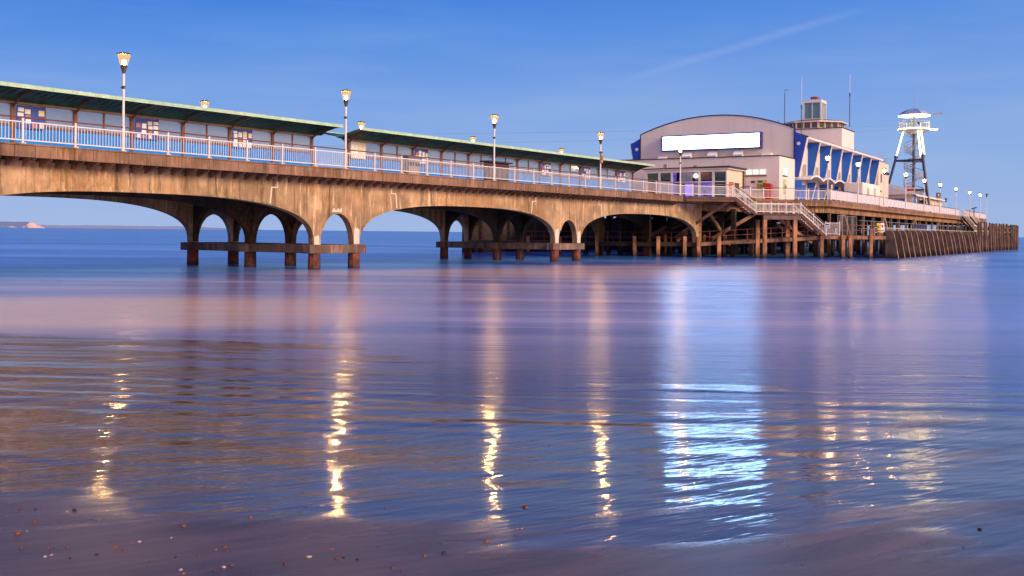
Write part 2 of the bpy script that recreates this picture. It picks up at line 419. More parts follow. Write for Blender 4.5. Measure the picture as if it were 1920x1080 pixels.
# beach: one sheet, dense near the camera
def sand_z(x, y):
    sx = 1/(1+math.exp((x+3.5)*.8))                  # 1 on the left
    ys = 11.4 + 2.4*sx + .5*math.sin(x*.35)
    d = ys - y; k = 2.6+1.6*sx
    z = .047*.5*(d+math.sqrt(d*d+k*k)) - .026
    if y > 24: z -= (y-24)*.05
    near = max(0, min(1, (24-y)/4))
    far = max(0, min(1, (y-8)/5))
    n_ = noise.noise((x*.12+3, y*.45+x*.1, 0))*.018*far + noise.noise((x*.07, y*2.2+x*.12, 7))*.016*far + noise.noise((x*.35-y*.1, y*1.3+x*.25, 5))*.012*(.35+.65*far) + noise.noise((x*1.6-y*.9, y*3.6+x*.9, 9))*.0026
    return z + n_*near
def spaced(stops):
    o = []
    for a, b, st in stops:
        x = a
        while x < b-1e-6: o.append(x); x += st
    o.append(stops[-1][1]); return o
xs = spaced([(-400,-60,40),(-60,-14,3),(-14,12,.085),(12,60,3),(60,400,40)])
ys = spaced([(-60,-6,6),(-6,4.5,.7),(4.5,22,.07),(22,34,1),(34,80,8)])
vs = [(x, y, sand_z(x, y)) for y in ys for x in xs]
nx = len(xs)
fs = [(j*nx+i, j*nx+i+1, (j+1)*nx+i+1, (j+1)*nx+i) for j in range(len(ys)-1) for i in range(nx-1)]
t, mp_, sp, pos = wet_material('wet_sand', False)
n1 = t.noise(.9, mp_((.30, 1.6, 1), .35), 3, .55, .5)
n2 = t.noise(3.2, mp_((.20, 1.6, 1), .66), 4, .55, .5)
n4 = t.noise(6.5, mp_((.20, 1.5, 1), .45), 2, .5, .3)
n3 = t.noise(150, mp_((1, 1, 1)), 2, .6)
n0 = t.noise(.35, mp_((.4, 1.5, 1), .6), 4, .5)
c = t.mix(t.mr(n2, .35, .68), (.060, .032, .026), (.15, .080, .055))
c = t.mix(t.mr(n3, .58, .78, 0, .5), c, (.28, .17, .12))
dry = t.math('ADD', t.mr(sp.outputs['Y'], 5.9, 8.6, .25, -.10), t.math('ADD', t.math('MULTIPLY', n1, .75), t.math('MULTIPLY', n0, .35)))
film = t.mr(dry, .50, .66, 0, 1, True)
rgh = t.mix(film, (.065, .065, .065), (.28, .28, .28))
ysh = t.mr(sp.outputs['X'], -9, 1, 15.5, 10.6, True)
shore = t.mr(t.math('SUBTRACT', sp.outputs['Y'], ysh), -1.5, 5.0, 0, 1, True)
rgh = t.mix(shore, rgh, (.17, .17, .17)); c = t.mix(t.mr(t.noise(55, mp_((1, 1, 1)), 1, .5), .70, .73, 0, .8), c, (.01, .008, .01))
t.set(Base_Color=c, Roughness=rgh); t.b.inputs['IOR'].default_value = 1.5
nb = t.bump(n1, .35, .035)
nb = t.bump(n2, .36, .016, nb)
nb = t.bump(n4, .34, .0060, nb)
bn = t.n('ShaderNodeBump'); bn.inputs['Distance'].default_value = .0022; t.l(t.mr(film, 0, 1, 0, .8), bn.inputs['Strength']); t.l(n3, bn.inputs['Height']); t.l(nb, bn.inputs['Normal'])
t.l(bn.outputs[0], t.b.inputs['Normal']); M_SAND = t.m
mb = MB(); mb.add(vs, fs); tag(mb.build('beach', M_SAND, smooth=True), kind='structure')

# distant headland with a chalk end, and a fainter one behind
def headland(name, label, x0, x1, y, hfun, mat, depth=500, n=120):
    mb = MB(); xs_ = [x0+(x1-x0)*i/(n-1) for i in range(n)]
    rows = []
    for dy, k in ((0, 0), (6, .7), (12, .93), (depth*.5, 1.0), (depth, 0)):
        rows.append([(x, y+dy, -2+(hfun(x)+2)*k*(1+.10*noise.noise((x*.02, dy*.05, 3)))) for x in xs_])
    vs = [p for r in rows for p in r]
    mb.add(vs, [(j*n+i, j*n+i+1, (j+1)*n+i+1, (j+1)*n+i) for j in range(len(rows)-1) for i in range(n-1)])
    o = mb.build(name, mat, smooth=False); tag(o, kind='structure'); return o
def cliff_mat():
    t = NT('headland'); g = t.n('ShaderNodeNewGeometry'); s_ = t.n('ShaderNodeSeparateXYZ'); t.l(g.outputs['Position'], s_.inputs[0])
    nn = t.noise(.02, g.outputs['Position'], 5, .6)
    e = t.math('ADD', t.mr(s_.outputs['X'], -2850, -2825), t.math('MULTIPLY', t.math('SUBTRACT', nn, .5), 2.2))
    chalk = t.mr(e, .4, .6)
    low = t.math('MULTIPLY', t.mr(s_.outputs['Z'], 14, 9), t.mr(nn, .50, .56))
    c = t.mix(t.math('MAXIMUM', chalk, t.math('MULTIPLY', low, .5)), (.15, .22, .42), (.72, .52, .46))  # land tone is blue because distance haze is mixed into the colour
    t.set(Base_Color=c, Roughness=.95); return t.m
def hz(x):
    u = x/6000*1920+960
    if u < 52: return 35
    if u < 58: return 35-(u-52)*.3
    if u < 66: return 33-(u-58)*1.9
    if u < 72: return 17-(u-66)*.3
    if u < 73.2: return 2
    if u < 77: return 8
    return -2
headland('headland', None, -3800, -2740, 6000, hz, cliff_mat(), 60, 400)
headland('hills', None, -6200, -2500, 10500, lambda x: 30*max(0, min(1, (-2600-x)/900))+5*noise.noise((x*.002, 1, 1)), paint('hazy_hill', (.24, .30, .50), .95), 900)  # hill paint tinted blue to carry the haze

# ================================================================== APPROACH PIER
pier = empty('approach_pier', (AO.x, AO.y, 0), AZ, 'long concrete approach pier on arched spans with weathered orange stained girders', 'pier')
P0, CY, NB = .35, 25.9, 3
T0, T1, TE = -36.0, 44.8, 51.3
def zarch(t_):
    k = math.floor((t_-P0+CY/2)/CY); a = t_-(P0+k*CY)
    aa = abs(a)
    if k >= 2: k2 = 1
    if aa < 1.37:                                        # small arch between the twin legs
        return 1.46+1.85*(1-(aa/1.38)**2.2)**.5
    if aa <= 1.93: return 1.45
    q = abs(CY/2-aa)/(CY/2-1.93)
    return 1.46+2.6*max(0, 1-q**2.8)**(1/2.8)
ts = set(); x = T0
while x < TE: ts.add(round(x, 3)); x += .4
for k in range(-1, 3):
    c_ = P0+k*CY
    for sg in (-1, 1):
        for d in (0,.3,.6,.8,1,1.1,1.2,1.28,1.33,1.36,1.37,1.93,1.94,1.96,2,2.05,2.12,2.2,2.3,2.45,2.6,2.8,3.1,3.5,3.9):
            q = c_+sg*d
            if T0 < q < TE: ts.add(round(q, 4))
ts = sorted(ts)
def end_z(t_):      # last span lands on the pier head bent
    return zarch(t_)
for i, o_ in enumerate((1.2, 6.86, 12.5)):
    mb = MB(); mb.strip(ts, [end_z(q) for q in ts], [5.28]*len(ts), o_-.22, o_+.22)
    # small moulded lip along the arch edge
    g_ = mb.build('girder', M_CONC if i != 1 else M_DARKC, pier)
    if i == 0:
        lip = MB(); zb = [end_z(q) for q in ts]; lastx = None
        for a in range(len(ts)-1):
            if abs(zb[a]-zb[a+1]) < .6 and zb[a] > 2.2 and zb[a+1] > 2.2:
                if lastx is not None and ts[a]-lastx > .02: lip.build('arch_lip', M_CONC, g_); lip = MB()
                lastx = ts[a+1]
                lip.beam((ts[a], o_-.245, zb[a]+.06), (ts[a+1], o_-.245, zb[a+1]+.06), .05, .10)
        lip.build('arch_lip', M_CONC, g_)
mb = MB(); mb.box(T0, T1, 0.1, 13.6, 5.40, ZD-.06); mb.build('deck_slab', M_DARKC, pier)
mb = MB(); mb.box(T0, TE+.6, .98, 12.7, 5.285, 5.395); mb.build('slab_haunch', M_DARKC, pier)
mb = MB(); q = T0
while q < T1-.01:
    q2 = min(q+.93, T1); j = random.uniform(-.012, .012)
    mb.box(q+.008, q2-.008, -.16+j, .098, 5.37+j*.5, 5.88); q = q2
mb.box(T0, T1, -.20, .45, 5.885, 5.95)
mb.build('fascia', M_FASC, pier)
mb = MB(); q = T0
while q < T1-.01:
    mb.box(q+.008, min(q+.93, T1)-.008, 13.602, 13.86, 5.37, 5.88); q += .93
mb.box(T0, T1, 13.3, 13.9, 5.885, 5.95)
mb.build('fascia', M_FASC, pier)
mb = MB(); q = T0+.4
while q < T1:
    mb.prof([(.102, 5.39), (.97, 5.39), (.97, 5.02), (.70, 5.10), (.102, 5.30)], q, q+.16, 'x'); q += .78
mb.build('corbels', M_FASC, pier)
mb = MB(); q = T0+.9
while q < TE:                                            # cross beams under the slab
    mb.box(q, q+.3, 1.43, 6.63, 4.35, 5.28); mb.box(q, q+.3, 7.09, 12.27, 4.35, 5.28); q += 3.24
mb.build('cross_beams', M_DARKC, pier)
for k in range(-1, 3):
    c_ = P0+k*CY
    for o_ in (1.2, 6.86, 12.5):
        for sg in (-1, 1):
            if c_+sg*1.65 > TE or c_+sg*1.65 < T0: continue
            mb = MB(); n = 10
            mb.lathe([(.39, -1.2), (.37, .2), (.36, .935)], 10, (c_+sg*1.65, o_))
            mb.build('column', M_COL, pier)
    if k == 2: continue
    # transverse arched walls between ribs at each leg line
    for sg in (-1, 1):
        for (a, b) in ((1.425, 6.635), (7.085, 12.275)):
            m_ = MB(); ys_ = [a+(b-a)*j/24 for j in range(25)]; hw = (b-a)/2; mdl = (a+b)/2
            zb = [1.50+2.35*max(0, 1-abs((y_-mdl)/hw)**2.3)**.45 for y_ in ys_]
            vs = []
            x0 = c_+sg*1.65-.18; x1 = c_+sg*1.65+.18
            for y_, zz_ in zip(ys_, zb): vs += [(x0,y_,zz_),(x0,y_,5.27),(x1,y_,5.27),(x1,y_,zz_)]
            fs = []
            for i in range(24):
                p = 4*i; q = p+4; fs += [(p,p+1,q+1,q),(p+1,p+2,q+2,q+1),(p+2,p+3,q+3,q+2),(p+3,p,q,q+3)]
            m_.add(vs, fs); m_.build('cross_arch', M_DARKC, pier)
    mb = MB(); e = 2.35
    for o_ in (1.2, 6.86, 12.5):
        mb.box(c_-e, c_+e, o_-.36, o_+.36, .94, 1.45)
    for sg in (-1, 1):
        for a, b in ((1.563, 6.497), (7.223, 12.137)):
            x_ = c_+sg*(e-.70); mb.box(x_-.34, x_+.34, a, b, .943, 1.447)
    mb.build('pile_cap', M_LEG, pier, bevel=.03)
    # old repair joint, stepped, on the face of the girder
    for sg in (-1, 1):
        x_ = c_+sg*4.75
        if x_ > TE-1: continue
        mb = MB()
        mb.box(x_-.05, x_+.05, .955, .978, 4.72, 5.26)
        x2 = x_+sg*-.45 if False else x_-sg*.0
        xx = x_+(-.42 if sg < 0 else .42)
        mb.box(min(x_, xx)-.05, max(x_, xx)+.05, .955, .978, 4.66, 4.72)
        mb.beam((xx, .966, 4.66), (xx-.12*(1 if sg<0 else -1), .966, zarch(x_)+.10), .023, .10, (1,0,0))
        mb.build('joint_strip', M_ORW, pier)
for (x0, x1, z0, z1) in ((P0+1.42, P0+1.88, 1.5, 2.45), (P0-1.88, P0-1.50, 1.46, 1.95), (P0-.45, P0+.35, 3.40, 3.56), (P0+CY-1.88, P0+CY-1.42, 1.5, 2.6), (P0+CY+1.42, P0+CY+1.88, 1.5, 2.4)):
    m_ = MB(); n_ = 9; top_ = [(x0+(x1-x0)*i/n_, z1+random.uniform(-.08, .10)) for i in range(n_+1)]
    m_.prof([(x0, z0), (x1, z0)]+list(reversed(top_)), .972, .978, 'y'); m_.build('repair_patch', M_ORW, pier)
# bent at the seaward end
for o_ in (1.2, 6.86, 12.5):
    mb = MB(); mb.box(TE-.42, TE, o_-.24, o_+.24, -.5, 5.27); mb.build('end_leg', M_CONC, pier)

# ------------------------------------------------------------------ railings
def rail_parts(L, bars=15, style='bars', mat=None, H_=1.15, top=None):
    mat = mat or M_WHITE
    mb = MB()
    if style == 'bars':
        mb.box(.05, L-.05, -.02, .02, .14, .19); mb.box(.05, L-.05, -.02, .02, .93, .98)
        n = bars
        for i in range(1, n+1):
            x_ = L*i/(n+1); mb.box(x_-.0125, x_+.0125, -.0125, .0125, .192, .928)
    elif style == 'panel':
        mb.box(.05, L-.05, -.012, .012, .10, .98); mb.box(.05, L-.05, -.024, .024, .985, 1.03)
        for i in (1, 2): mb.box(L*i/3-.02, L*i/3+.02, -.035, -.014, .08, .97)
    return mb
def railing(name, label, pts, z0, pitch=2.47, style='bars', bars=15, hand=M_HAND, mat=None, H_=1.15, exact=False, cat='railing', mids=None):
    mat = mat or M_WHITE
    root = empty(name, (pts[0][0], pts[0][1], z0), 0, label, cat)
    L0 = Vector((pts[0][0], pts[0][1], z0)); cache = {}
    post = None
    for (a, b) in zip(pts[:-1], pts[1:]):
        a = Vector((a[0], a[1], 0)); b = Vector((b[0], b[1], 0)); d = b-a; Ln = d.length; n = max(1, round(Ln/pitch)); p = Ln/n
        rz = math.atan2(d.y, d.x)
        for i in range(n+1):
            pt = a+d*(i/n)-Vector((L0.x, L0.y, 0))
            if i == n and (b-Vector((pts[-1][0], pts[-1][1], 0))).length > 1e-6: pass
            elif True:
                if post is None:
                    m_ = MB(); m_.box(-.045, .045, -.045, .045, 0, H_-.03); m_.box(-.11, .11, -.11, .07, 0, .05); m_.beam((0,-.02,.06),(0,-.16,.02),.05,.05)
                    post = m_.build('post', mat, root); post.location = pt; post.rotation_euler = (0,0,rz)
                else: inst(post, root, pt, rz)
            if i < n:
                key = (round(p, 3))
                if key not in cache:
                    cache[key] = rail_parts(p, max(3, round(bars*p/pitch)), style, mat, H_).build('railing_panel', mat if style != 'panel' else M_FROST, root)
                    cache[key].location = pt; cache[key].rotation_euler = (0,0,rz)
                else: inst(cache[key], root, pt, rz)
    m_ = MB()
    for (a, b) in zip(pts[:-1], pts[1:]):
        m_.beam((a[0]-L0.x, a[1]-L0.y, H_), (b[0]-L0.x, b[1]-L0.y, H_), .09, .06)
    m_.build('handrail', hand, root)
    return root
def xy(v): return (v.x, v.y)
near_r = railing('pier_railing', 'white barred railing with brown handrail along the near edge of the approach deck', [xy(A(-34.58, 0)), xy(A(44.46, 0))], ZD)
railing('pier_railing', 'white barred railing on the far side of the deck behind the shelters', [xy(A(-34.58, 13.5)), xy(A(49.4, 13.5))], ZD)

# ------------------------------------------------------------------ lamps
def make_lamp():
    root = empty('lamp_post')
    m_ = MB(); m_.lathe([(.085, 0), (.085, 1.15), (.062, 1.2), (.055, 3.72)], 12); m_.build('pole', M_WHITE, root, smooth=False)
    m_ = MB(); m_.lathe([(.055, 3.70), (.07, 3.72), (.165, 4.07), (.16, 4.09)], 16); m_.build('lamp_cone', paint('lamp_cone', (.10, .06, .035), .4), root)
    m_ = MB(); m_.lathe([(.165, 4.095), (.30, 4.60)], 20); g = m_.build('lamp_glass', M_LAMP, root)
    m_ = MB(); m_.lathe([(.04, 4.13), (.08, 4.17), (.09, 4.30), (.05, 4.36)], 12); m_.build('bulb', M_LAMPC, g, smooth=True)
    m_ = MB(); m_.lathe([(.33, 4.605), (.34, 4.63), (.30, 4.66), (.12, 4.70)], 20); m_.build('lamp_cap', M_DARK, root)
    m_ = MB(); m_.box(-.12, .0, -.05, .05, 3.0, 3.08); m_.lathe([(.075, 2.98), (.075, 3.12)], 10); m_.build('clamp', M_DARK, root)
    return root
lamp0 = make_lamp()
first = [True]
def lamp(p, z, label, group, sc=1.0):
    o = lamp0 if first[0] else copy_tree(lamp0)
    first[0] = False
    o.location = (p.x, p.y, z); o.scale = (1, 1, sc); tag(o, label, 'street lamp', group); return o
GN = 'lit lamps along the near railing'; GF = 'lit lamps on the far side of the shelters'; GH = 'lit lamps round the pier head'
nl = ['tallest looking lit lamp, on the near railing in front of the left shelter', 'lit lamp at the railing in front of the gap between the two shelters',
      'lit lamp at the railing beside the dark slatted kiosk', 'lit lamp with a small notice on its pole before the right shelter', 'lit lamp in front of the glazed cafe below the big sign']
for k, lb in zip((-6, 0, 6, 12, 18), nl):
    lamp(A(2.47*k, .02), ZD, lb, GN)
fl = ['lit lamp head showing above the green roof of the left shelter', 'lit lamp head showing over the start of the right shelter roof',
      'lit lamp head just above the green roof left of the third railing lamp', 'lit lamp head above the green roof near its seaward end']
for t_, lb in zip((.2, 15.2, 29.6, 44.4), fl):
    lamp(A(t_, 13.35), ZD, lb, GF, 1.06)

# ------------------------------------------------------------------ shelters
def poster_on(parent, x0, x1, y, z0, z1, seed, white=False):
    rnd = random.Random(seed)
    m_ = MB(); m_.box(x0, x1, y-.03, y, z0, z1); p = m_.build('poster', paint('poster_blue', (.035, .08, .42), .5) if not white else paint('poster_white', (.70, .68, .66), .5), parent)
    cols = [(.76,.82,.90), (.80,.84,.90), (.80,.78,.74), (.45,.20,.16), (.76,.70,.45), (.74,.82,.92), (.80,.86,.92)]
    m_ = MB(); k_ = 0
    for i in range(4):
        cw = (x1-x0)/4; zc = z0+.06
        while zc < z1-.26:
            h_ = rnd.uniform(.16, .34); h_ = min(h_, z1-.13-zc); a = x0+cw*i+rnd.uniform(.02, .09); b = x0+cw*(i+1)-rnd.uniform(.01, .06)
            k_ += 1
            if rnd.random() > .15: m_.cur = rnd.randrange(len(cols)); m_.box(a, b, y-.034-.0004*k_, y-.031, zc, zc+h_)
            zc += h_+rnd.uniform(.02, .07)
    m_.build('pictures', [paint('pic_%d' % i, c_, .5) for i, c_ in enumerate(cols)], p)
def shelter(label, t_a, n, pitch=3.372, posters=(), name='shelter'):
    root = empty(name, A(t_a, 6.86, ZD), AZ, label, 'shelter')
    Ln = n*pitch; y = 0; zt = 2.72
    for i in range(n+1):
        x_ = i*pitch; m_ = MB(); m_.box(x_-.09, x_+.09, -.09, .09, 0, zt-.17)
        m_.build('post', M_WOODF, root)
        m_ = MB()                                        # curved brackets carrying both wings
        for sg in (-1, 1):
            m_.beam((x_, sg*.05, 2.40), (x_, sg*.75, 2.86), .08, .09); m_.beam((x_, sg*.75, 2.86), (x_, sg*2.0, 3.10), .08, .08)
        m_.build('bracket', M_WOODF, root)
    for i in range(n):
        x0 = i*pitch+.09; x1 = (i+1)*pitch-.09; xm = (x0+x1)/2
        m_ = MB(); m_.box(xm-.045, xm+.045, -.05, .05, 1.55, zt-.17); m_.build('mullion', M_WOODF, root)
        m_ = MB(); m_.box(x0, x1, -.03, .03, .06, 1.43); m_.build('blue_panel', M_BPANEL, root)
        m_ = MB(); m_.box(x0, x1, -.10, .06, 1.435, 1.54); m_.build('sill_rail', M_WOODF, root)
        for a, b in ((x0, xm-.045), (xm+.045, x1)):
            m_ = MB(); m_.box(a, b, -.012, .012, 1.545, zt-.18); m_.build('glass_pane', M_GLASS, root)
    m_ = MB(); m_.box(-.1, Ln+.1, -.12, .12, zt-.165, zt); m_.build('beam', M_BEAMW, root)
    # butterfly roof: two thin curved wings
    for sg in (-1, 1):
        m_ = MB(); pr = [(.13, 2.66), (.7, 2.92), (1.4, 3.07), (2.06, 3.15)]
        up = [(h, z+.07) for h, z in pr]
        poly = [(sg*h, z) for h, z in pr]+[(sg*h, z) for h, z in reversed(up)]
        m_.prof(poly, -.75, Ln+.75, 'x'); wg = m_.build('roof', M_GREEND, root)
        m_ = MB(); m_.box(-.78, Ln+.78, min(sg*2.065, sg*2.15), max(sg*2.065, sg*2.15), 3.09, 3.28); m_.build('gutter', M_GREEN, wg)
        m_ = MB(); q = .3                                # corrugation ribs under the wing
        while q < Ln:
            m_.beam((q, sg*.7, 2.91), (q, sg*2.0, 3.13), .03, .03); q += .42
        m_.build('soffit_ribs', M_GREEND, wg)
    m_ = MB(); q = -.7
    m_.box(-.7, Ln+.7, -.128, .128, 2.725, 2.80); m_.build('valley_gutter', M_DARK, root)
    for i, (bay, white) in enumerate(posters):
        poster_on(root, bay*pitch+.14, bay*pitch+pitch*.5-.06, -.14, 1.35, 2.50, 40+i+int(t_a), white)
    return root
shelter('left butterfly roofed shelter with green eaves and blue lower panels', -16.5-3.372*5, 11, posters=((5, False), (7, False), (9, False), (3, False)))
shelter('right butterfly roofed shelter with green eaves running up to the cafe', 7.1, 12, posters=((0, True), (2, False), (7, False), (9, False), (11, False)))
# kiosk with slats, litter bin, small noticeboard
k_ = empty('kiosk', A(17.35, 1.6, ZD), AZ, 'dark slatted back to back bench shelter behind the railing', 'kiosk')
m_ = MB(); m_.box(-1.35, 1.35, 0, .12, .1, 1.45); m_.build('back_panel', M_DARK, k_)
m_ = MB()
for i in range(7): m_.box(-1.35, 1.35, -.05, -.002, .15+i*.19, .29+i*.19)
m_.build('slats', paint('slat_brown', (.085, .06, .06), .6), k_)
m_ = MB(); m_.box(-1.5, 1.5, -.35, .5, 1.46, 1.56); m_.build('canopy', M_DARK, k_)
for x_ in (-1.42, 1.42):
    m_ = MB(); m_.box(x_-.05, x_+.05, 0, .12, 0, 1.45); m_.build('leg', M_DARK, k_)
b_ = empty('litter_bin', A(7.0, 1.0, ZD), AZ, 'grey double litter bin with a rounded lid behind the railing', 'bin')
m_ = MB(); m_.box(-.55, .55, -.3, .3, .05, 1.05); m_.build('bin_body', paint('bin_grey', (.42, .36, .34), .6), b_, bevel=.03)
m_ = MB(); m_.prof([(-.33, 1.055), (.33, 1.055), (.26, 1.25), (0, 1.32), (-.26, 1.25)], -.6, .6, 'x'); m_.build('lid', paint('bin_lid', (.16, .13, .17), .6), b_)
m_ = MB(); m_.box(-.56, -.05, -.315, -.302, .62, .85); m_.box(.05, .5, -.315, -.302, .62, .85); m_.build('slot', M_DARK, b_)
for (t_, o_, lb, c1) in ((29.64, -.10, 'small dark red and yellow notice fixed high on a lamp pole', M_YEL), (19.6, 13.2, 'narrow red and yellow notice seen through the shelter glass', M_YEL)):
    s_ = empty('notice', A(t_, o_, ZD+2.15), AZ, lb, 'sign')
    m_ = MB(); m_.box(-.17, .17, -.03, 0, .35, .9); m_.build('upper_plate', paint('notice_dark', (.10, .07, .03), .5), s_)
    m_ = MB(); m_.box(-.17, .17, -.035, 0, .0, .345); m_.build('lower_plate', M_RED, s_)
    m_ = MB(); m_.box(-.10, .10, -.041, -.036, .07, .13); m_.box(-.08, .08, -.041, -.036, .18, .26); m_.box(-.1, .1, -.036, -.031, .42, .5); m_.box(-.1, .1, -.036, -.031, .6, .8); m_.build('marking', c1, s_)

# ================================================================== PIER HEAD
head = empty('pier_platform', (HO.x, HO.y, 0), HZ, 'broad pier head deck on a forest of dark piles with a ribbed concrete edge beam', 'pier')
poly = [(-9.6, 0), (-16.5, 7.7), (-20.8, 9.5), (-20.2, 23.4), (-12, 32), (114, 32), (114, 0)]
def inset(poly, d):
    n = len(poly); res = []
    cx = sum(p[0] for p in poly)/n; cy = sum(p[1] for p in poly)/n
    for i in range(n):
        p0, p1, p2 = Vector(poly[i-1]), Vector(poly[i]), Vector(poly[(i+1) % n])
        e1 = (p1-p0).normalized(); e2 = (p2-p1).normalized()
        n1 = Vector((-e1.y, e1.x)); n2 = Vector((-e2.y, e2.x))
        if n1.dot(Vector((cx, cy))-p1) < 0: n1 = -n1
        if n2.dot(Vector((cx, cy))-p1) < 0: n2 = -n2
        b = (n1+n2).normalized(); res.append(tuple(p1+b*(d/max(.3, b.dot(n1)))))
    return res
m_ = MB(); m_.prism(poly, 5.60, ZD-.012); m_.build('deck_slab', M_FASC, head)
m_ = MB(); m_.prism(inset(poly, .02), 5.30, 5.595); m_.build('slab_edge', concrete('head_edge', (.33, .18, .10), .3, .5), head)
m_ = MB(); ip = inset(poly, .7)
for i in range(len(ip)):
    a = ip[i]; b = ip[(i+1) % len(ip)]
    if i == len(ip)-1 or i in (0, 1): 
        d = Vector((b[0]-a[0], b[1]-a[1])); n = int(d.length/.42)
        for j in range(n):
            p = Vector(a)+d*((j+.5)/n); e = d.normalized()*.15
            m_.beam((p.x-e.x, p.y-e.y, 4.96), (p.x+e.x, p.y+e.y, 4.96), .34, .66)
    m_.beam((a[0], a[1], 4.96), (b[0], b[1], 4.96), .24, .64)
m_.build('ribbed_beam', concrete('ribbed_beam', (.40, .23, .12), .4, .7, boards=False), head)
m_ = MB()
for s_ in range(-8, 113, 5): m_.box(s_-.2, s_+.2, .9, 31.3, 4.7, 5.29)
m_.build('cross_beams', M_DARKC, head)
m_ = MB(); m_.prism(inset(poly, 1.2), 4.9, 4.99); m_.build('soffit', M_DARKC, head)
# piles (parts) : outer row light, inner rows dark
rowp = None
def pile(x, y, z1=4.64, mat=M_DPILE, r=.2, top=None):
    m_ = MB(); m_.box(x-r, x+r, y-r, y+r, -1.0, z1); return m_.build('pile', mat, head)
for s_ in [-7.5+5.15*i for i in range(24)]:
    pile(s_, .75, mat=M_FEND, r=.14)
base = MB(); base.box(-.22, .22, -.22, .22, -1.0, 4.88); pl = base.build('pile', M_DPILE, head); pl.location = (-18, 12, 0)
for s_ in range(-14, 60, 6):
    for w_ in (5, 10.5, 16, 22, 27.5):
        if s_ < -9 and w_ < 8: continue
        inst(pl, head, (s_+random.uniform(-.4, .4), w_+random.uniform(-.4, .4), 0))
for s_ in (-2.5, 18.2, 38.7, 59, 79.5):                   # raking A frames
    m_ = MB(); m_.beam((s_-.25, .55, 4.62), (s_-3.1, .4, 1.9), .26, .34); m_.beam((s_+.25, .55, 4.62), (s_+3.1, .4, 1.9), .26, .34)
    m_.build('raking_strut', concrete('strut', (.30, .19, .12), .3, .5, boards=False) if 'strut' not in MATS else MATS['strut'], head)
for s_ in range(-17, 40, 6):
    for w_ in (2.5, 8, 13, 19, 25):
        if s_ < -8 and w_ < 7: continue
        inst(pl, head, (s_+random.uniform(-.5, .5)+.7, w_+random.uniform(-.4, .4), 0))
for s_ in range(-15, 50, 8):
    for w_ in (9, 14.5, 22):
        m_ = MB(); m_.beam((s_, w_, 1.4), (s_+3.2, w_+5, 4.8), .2, .34); m_.build('diagonal_brace', M_DPILE, head)
        m_ = MB(); m_.beam((s_+.4, w_+5, 1.4), (s_+3.6, w_, 4.8), .2, .34); m_.build('diagonal_brace', M_DPILE, head)
for (a, b) in (((-17.5, 10.5, 4.8), (-13.5, 9.5, 1.2)), ((-13.0, 6.4, 4.8), (-17.5, 10, 1.8)), ((-12, 12, 4.8), (-17, 14, 1.5)), ((-13, 17, 1.4), (-10, 11, 4.8)), ((-6, 3, 1.5), (-11, 6, 4.6)), ((-1, 5, 1.2), (-5, 9, 4.7)),
               ((-14, 20, 1.2), (-14, 13, 4.8)), ((-8, 22, 1.2), (-8, 14, 4.8))):
    m_ = MB(); m_.beam(a, b, .24, .34); m_.build('diagonal_brace', M_BEAM, head)
m_ = MB()
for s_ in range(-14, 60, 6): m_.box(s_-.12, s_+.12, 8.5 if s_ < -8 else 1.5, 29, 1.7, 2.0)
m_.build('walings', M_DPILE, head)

# stair platform off the approach
plat = empty('stair_platform', (16.6, 97.6, 0), 0, 'small platform with brown edge at the top of the outer stairs', 'platform')
O_ = Vector((16.6, 97.6))
pp = [(16.5, 97.75), (21.5, 99.2), (24.0, 101.2), (23.2, 104.4), (19.6, 102.4)]
m_ = MB(); m_.prism([(x-O_.x, y-O_.y) for x, y in pp], 5.72, ZD-.02); m_.build('deck', M_DECK, plat)
m_ = MB()
for a, b in (((16.6, 97.9), (21.4, 99.3)), ((21.4, 99.3), (23.8, 101.3))): m_.beam((a[0]-O_.x, a[1]-O_.y, 5.58), (b[0]-O_.x, b[1]-O_.y, 5.58), .12, .26)
m_.build('edge_beam', M_RUSTD, plat)
m_ = MB(); m_.beam((21.0-O_.x, 99.6-O_.y, 5.45), (16.2-O_.x+1, 103-O_.y, 2.5), .2, .25); m_.build('brace', M_BEAM, plat)
railing('platform_railing', 'short white railing turning the corner at the top of the outer stairs', [xy(A(44.46, 0)), (17.2, 97.75), (21.3, 99.1)], ZD, 1.9)
def ph(p): return xy(H(*p))
railing('head_railing', 'white barred railing along the landward edge of the pier head', [(23.6, 101.6), ph((-16.3, 7.4)), ph((-9.5, .1))], ZD, 2.4)
def panel_rail(label, s0, s1, w_, n):
    root = empty('head_railing', H(s0, w_, ZD), HZ, label, 'railing'); p = (s1-s0)/n
    src = rail_parts(p, 0, 'panel').build('railing_panel', M_FROST, root); m_ = MB(); m_.box(-.045, .045, -.06, .045, 0, 1.1)
    ps = m_.build('post', M_WHITE, root)
    for i in range(n+1):
        if i: inst(ps, root, (i*p, 0, 0))
        if 0 < i < n: inst(src, root, (i*p, 0, 0))
    m_ = MB(); m_.box(-.05, s1-s0+.05, -.05, .05, 1.12, 1.18); m_.build('handrail', M_NAVY, root); return root
panel_rail('long white panelled railing beside the blue finned building wall', -9.5, 77.3, .1, 38)
panel_rail('short white panelled railing beyond the far dark stairs', 83.5, 113.6, .1, 13)

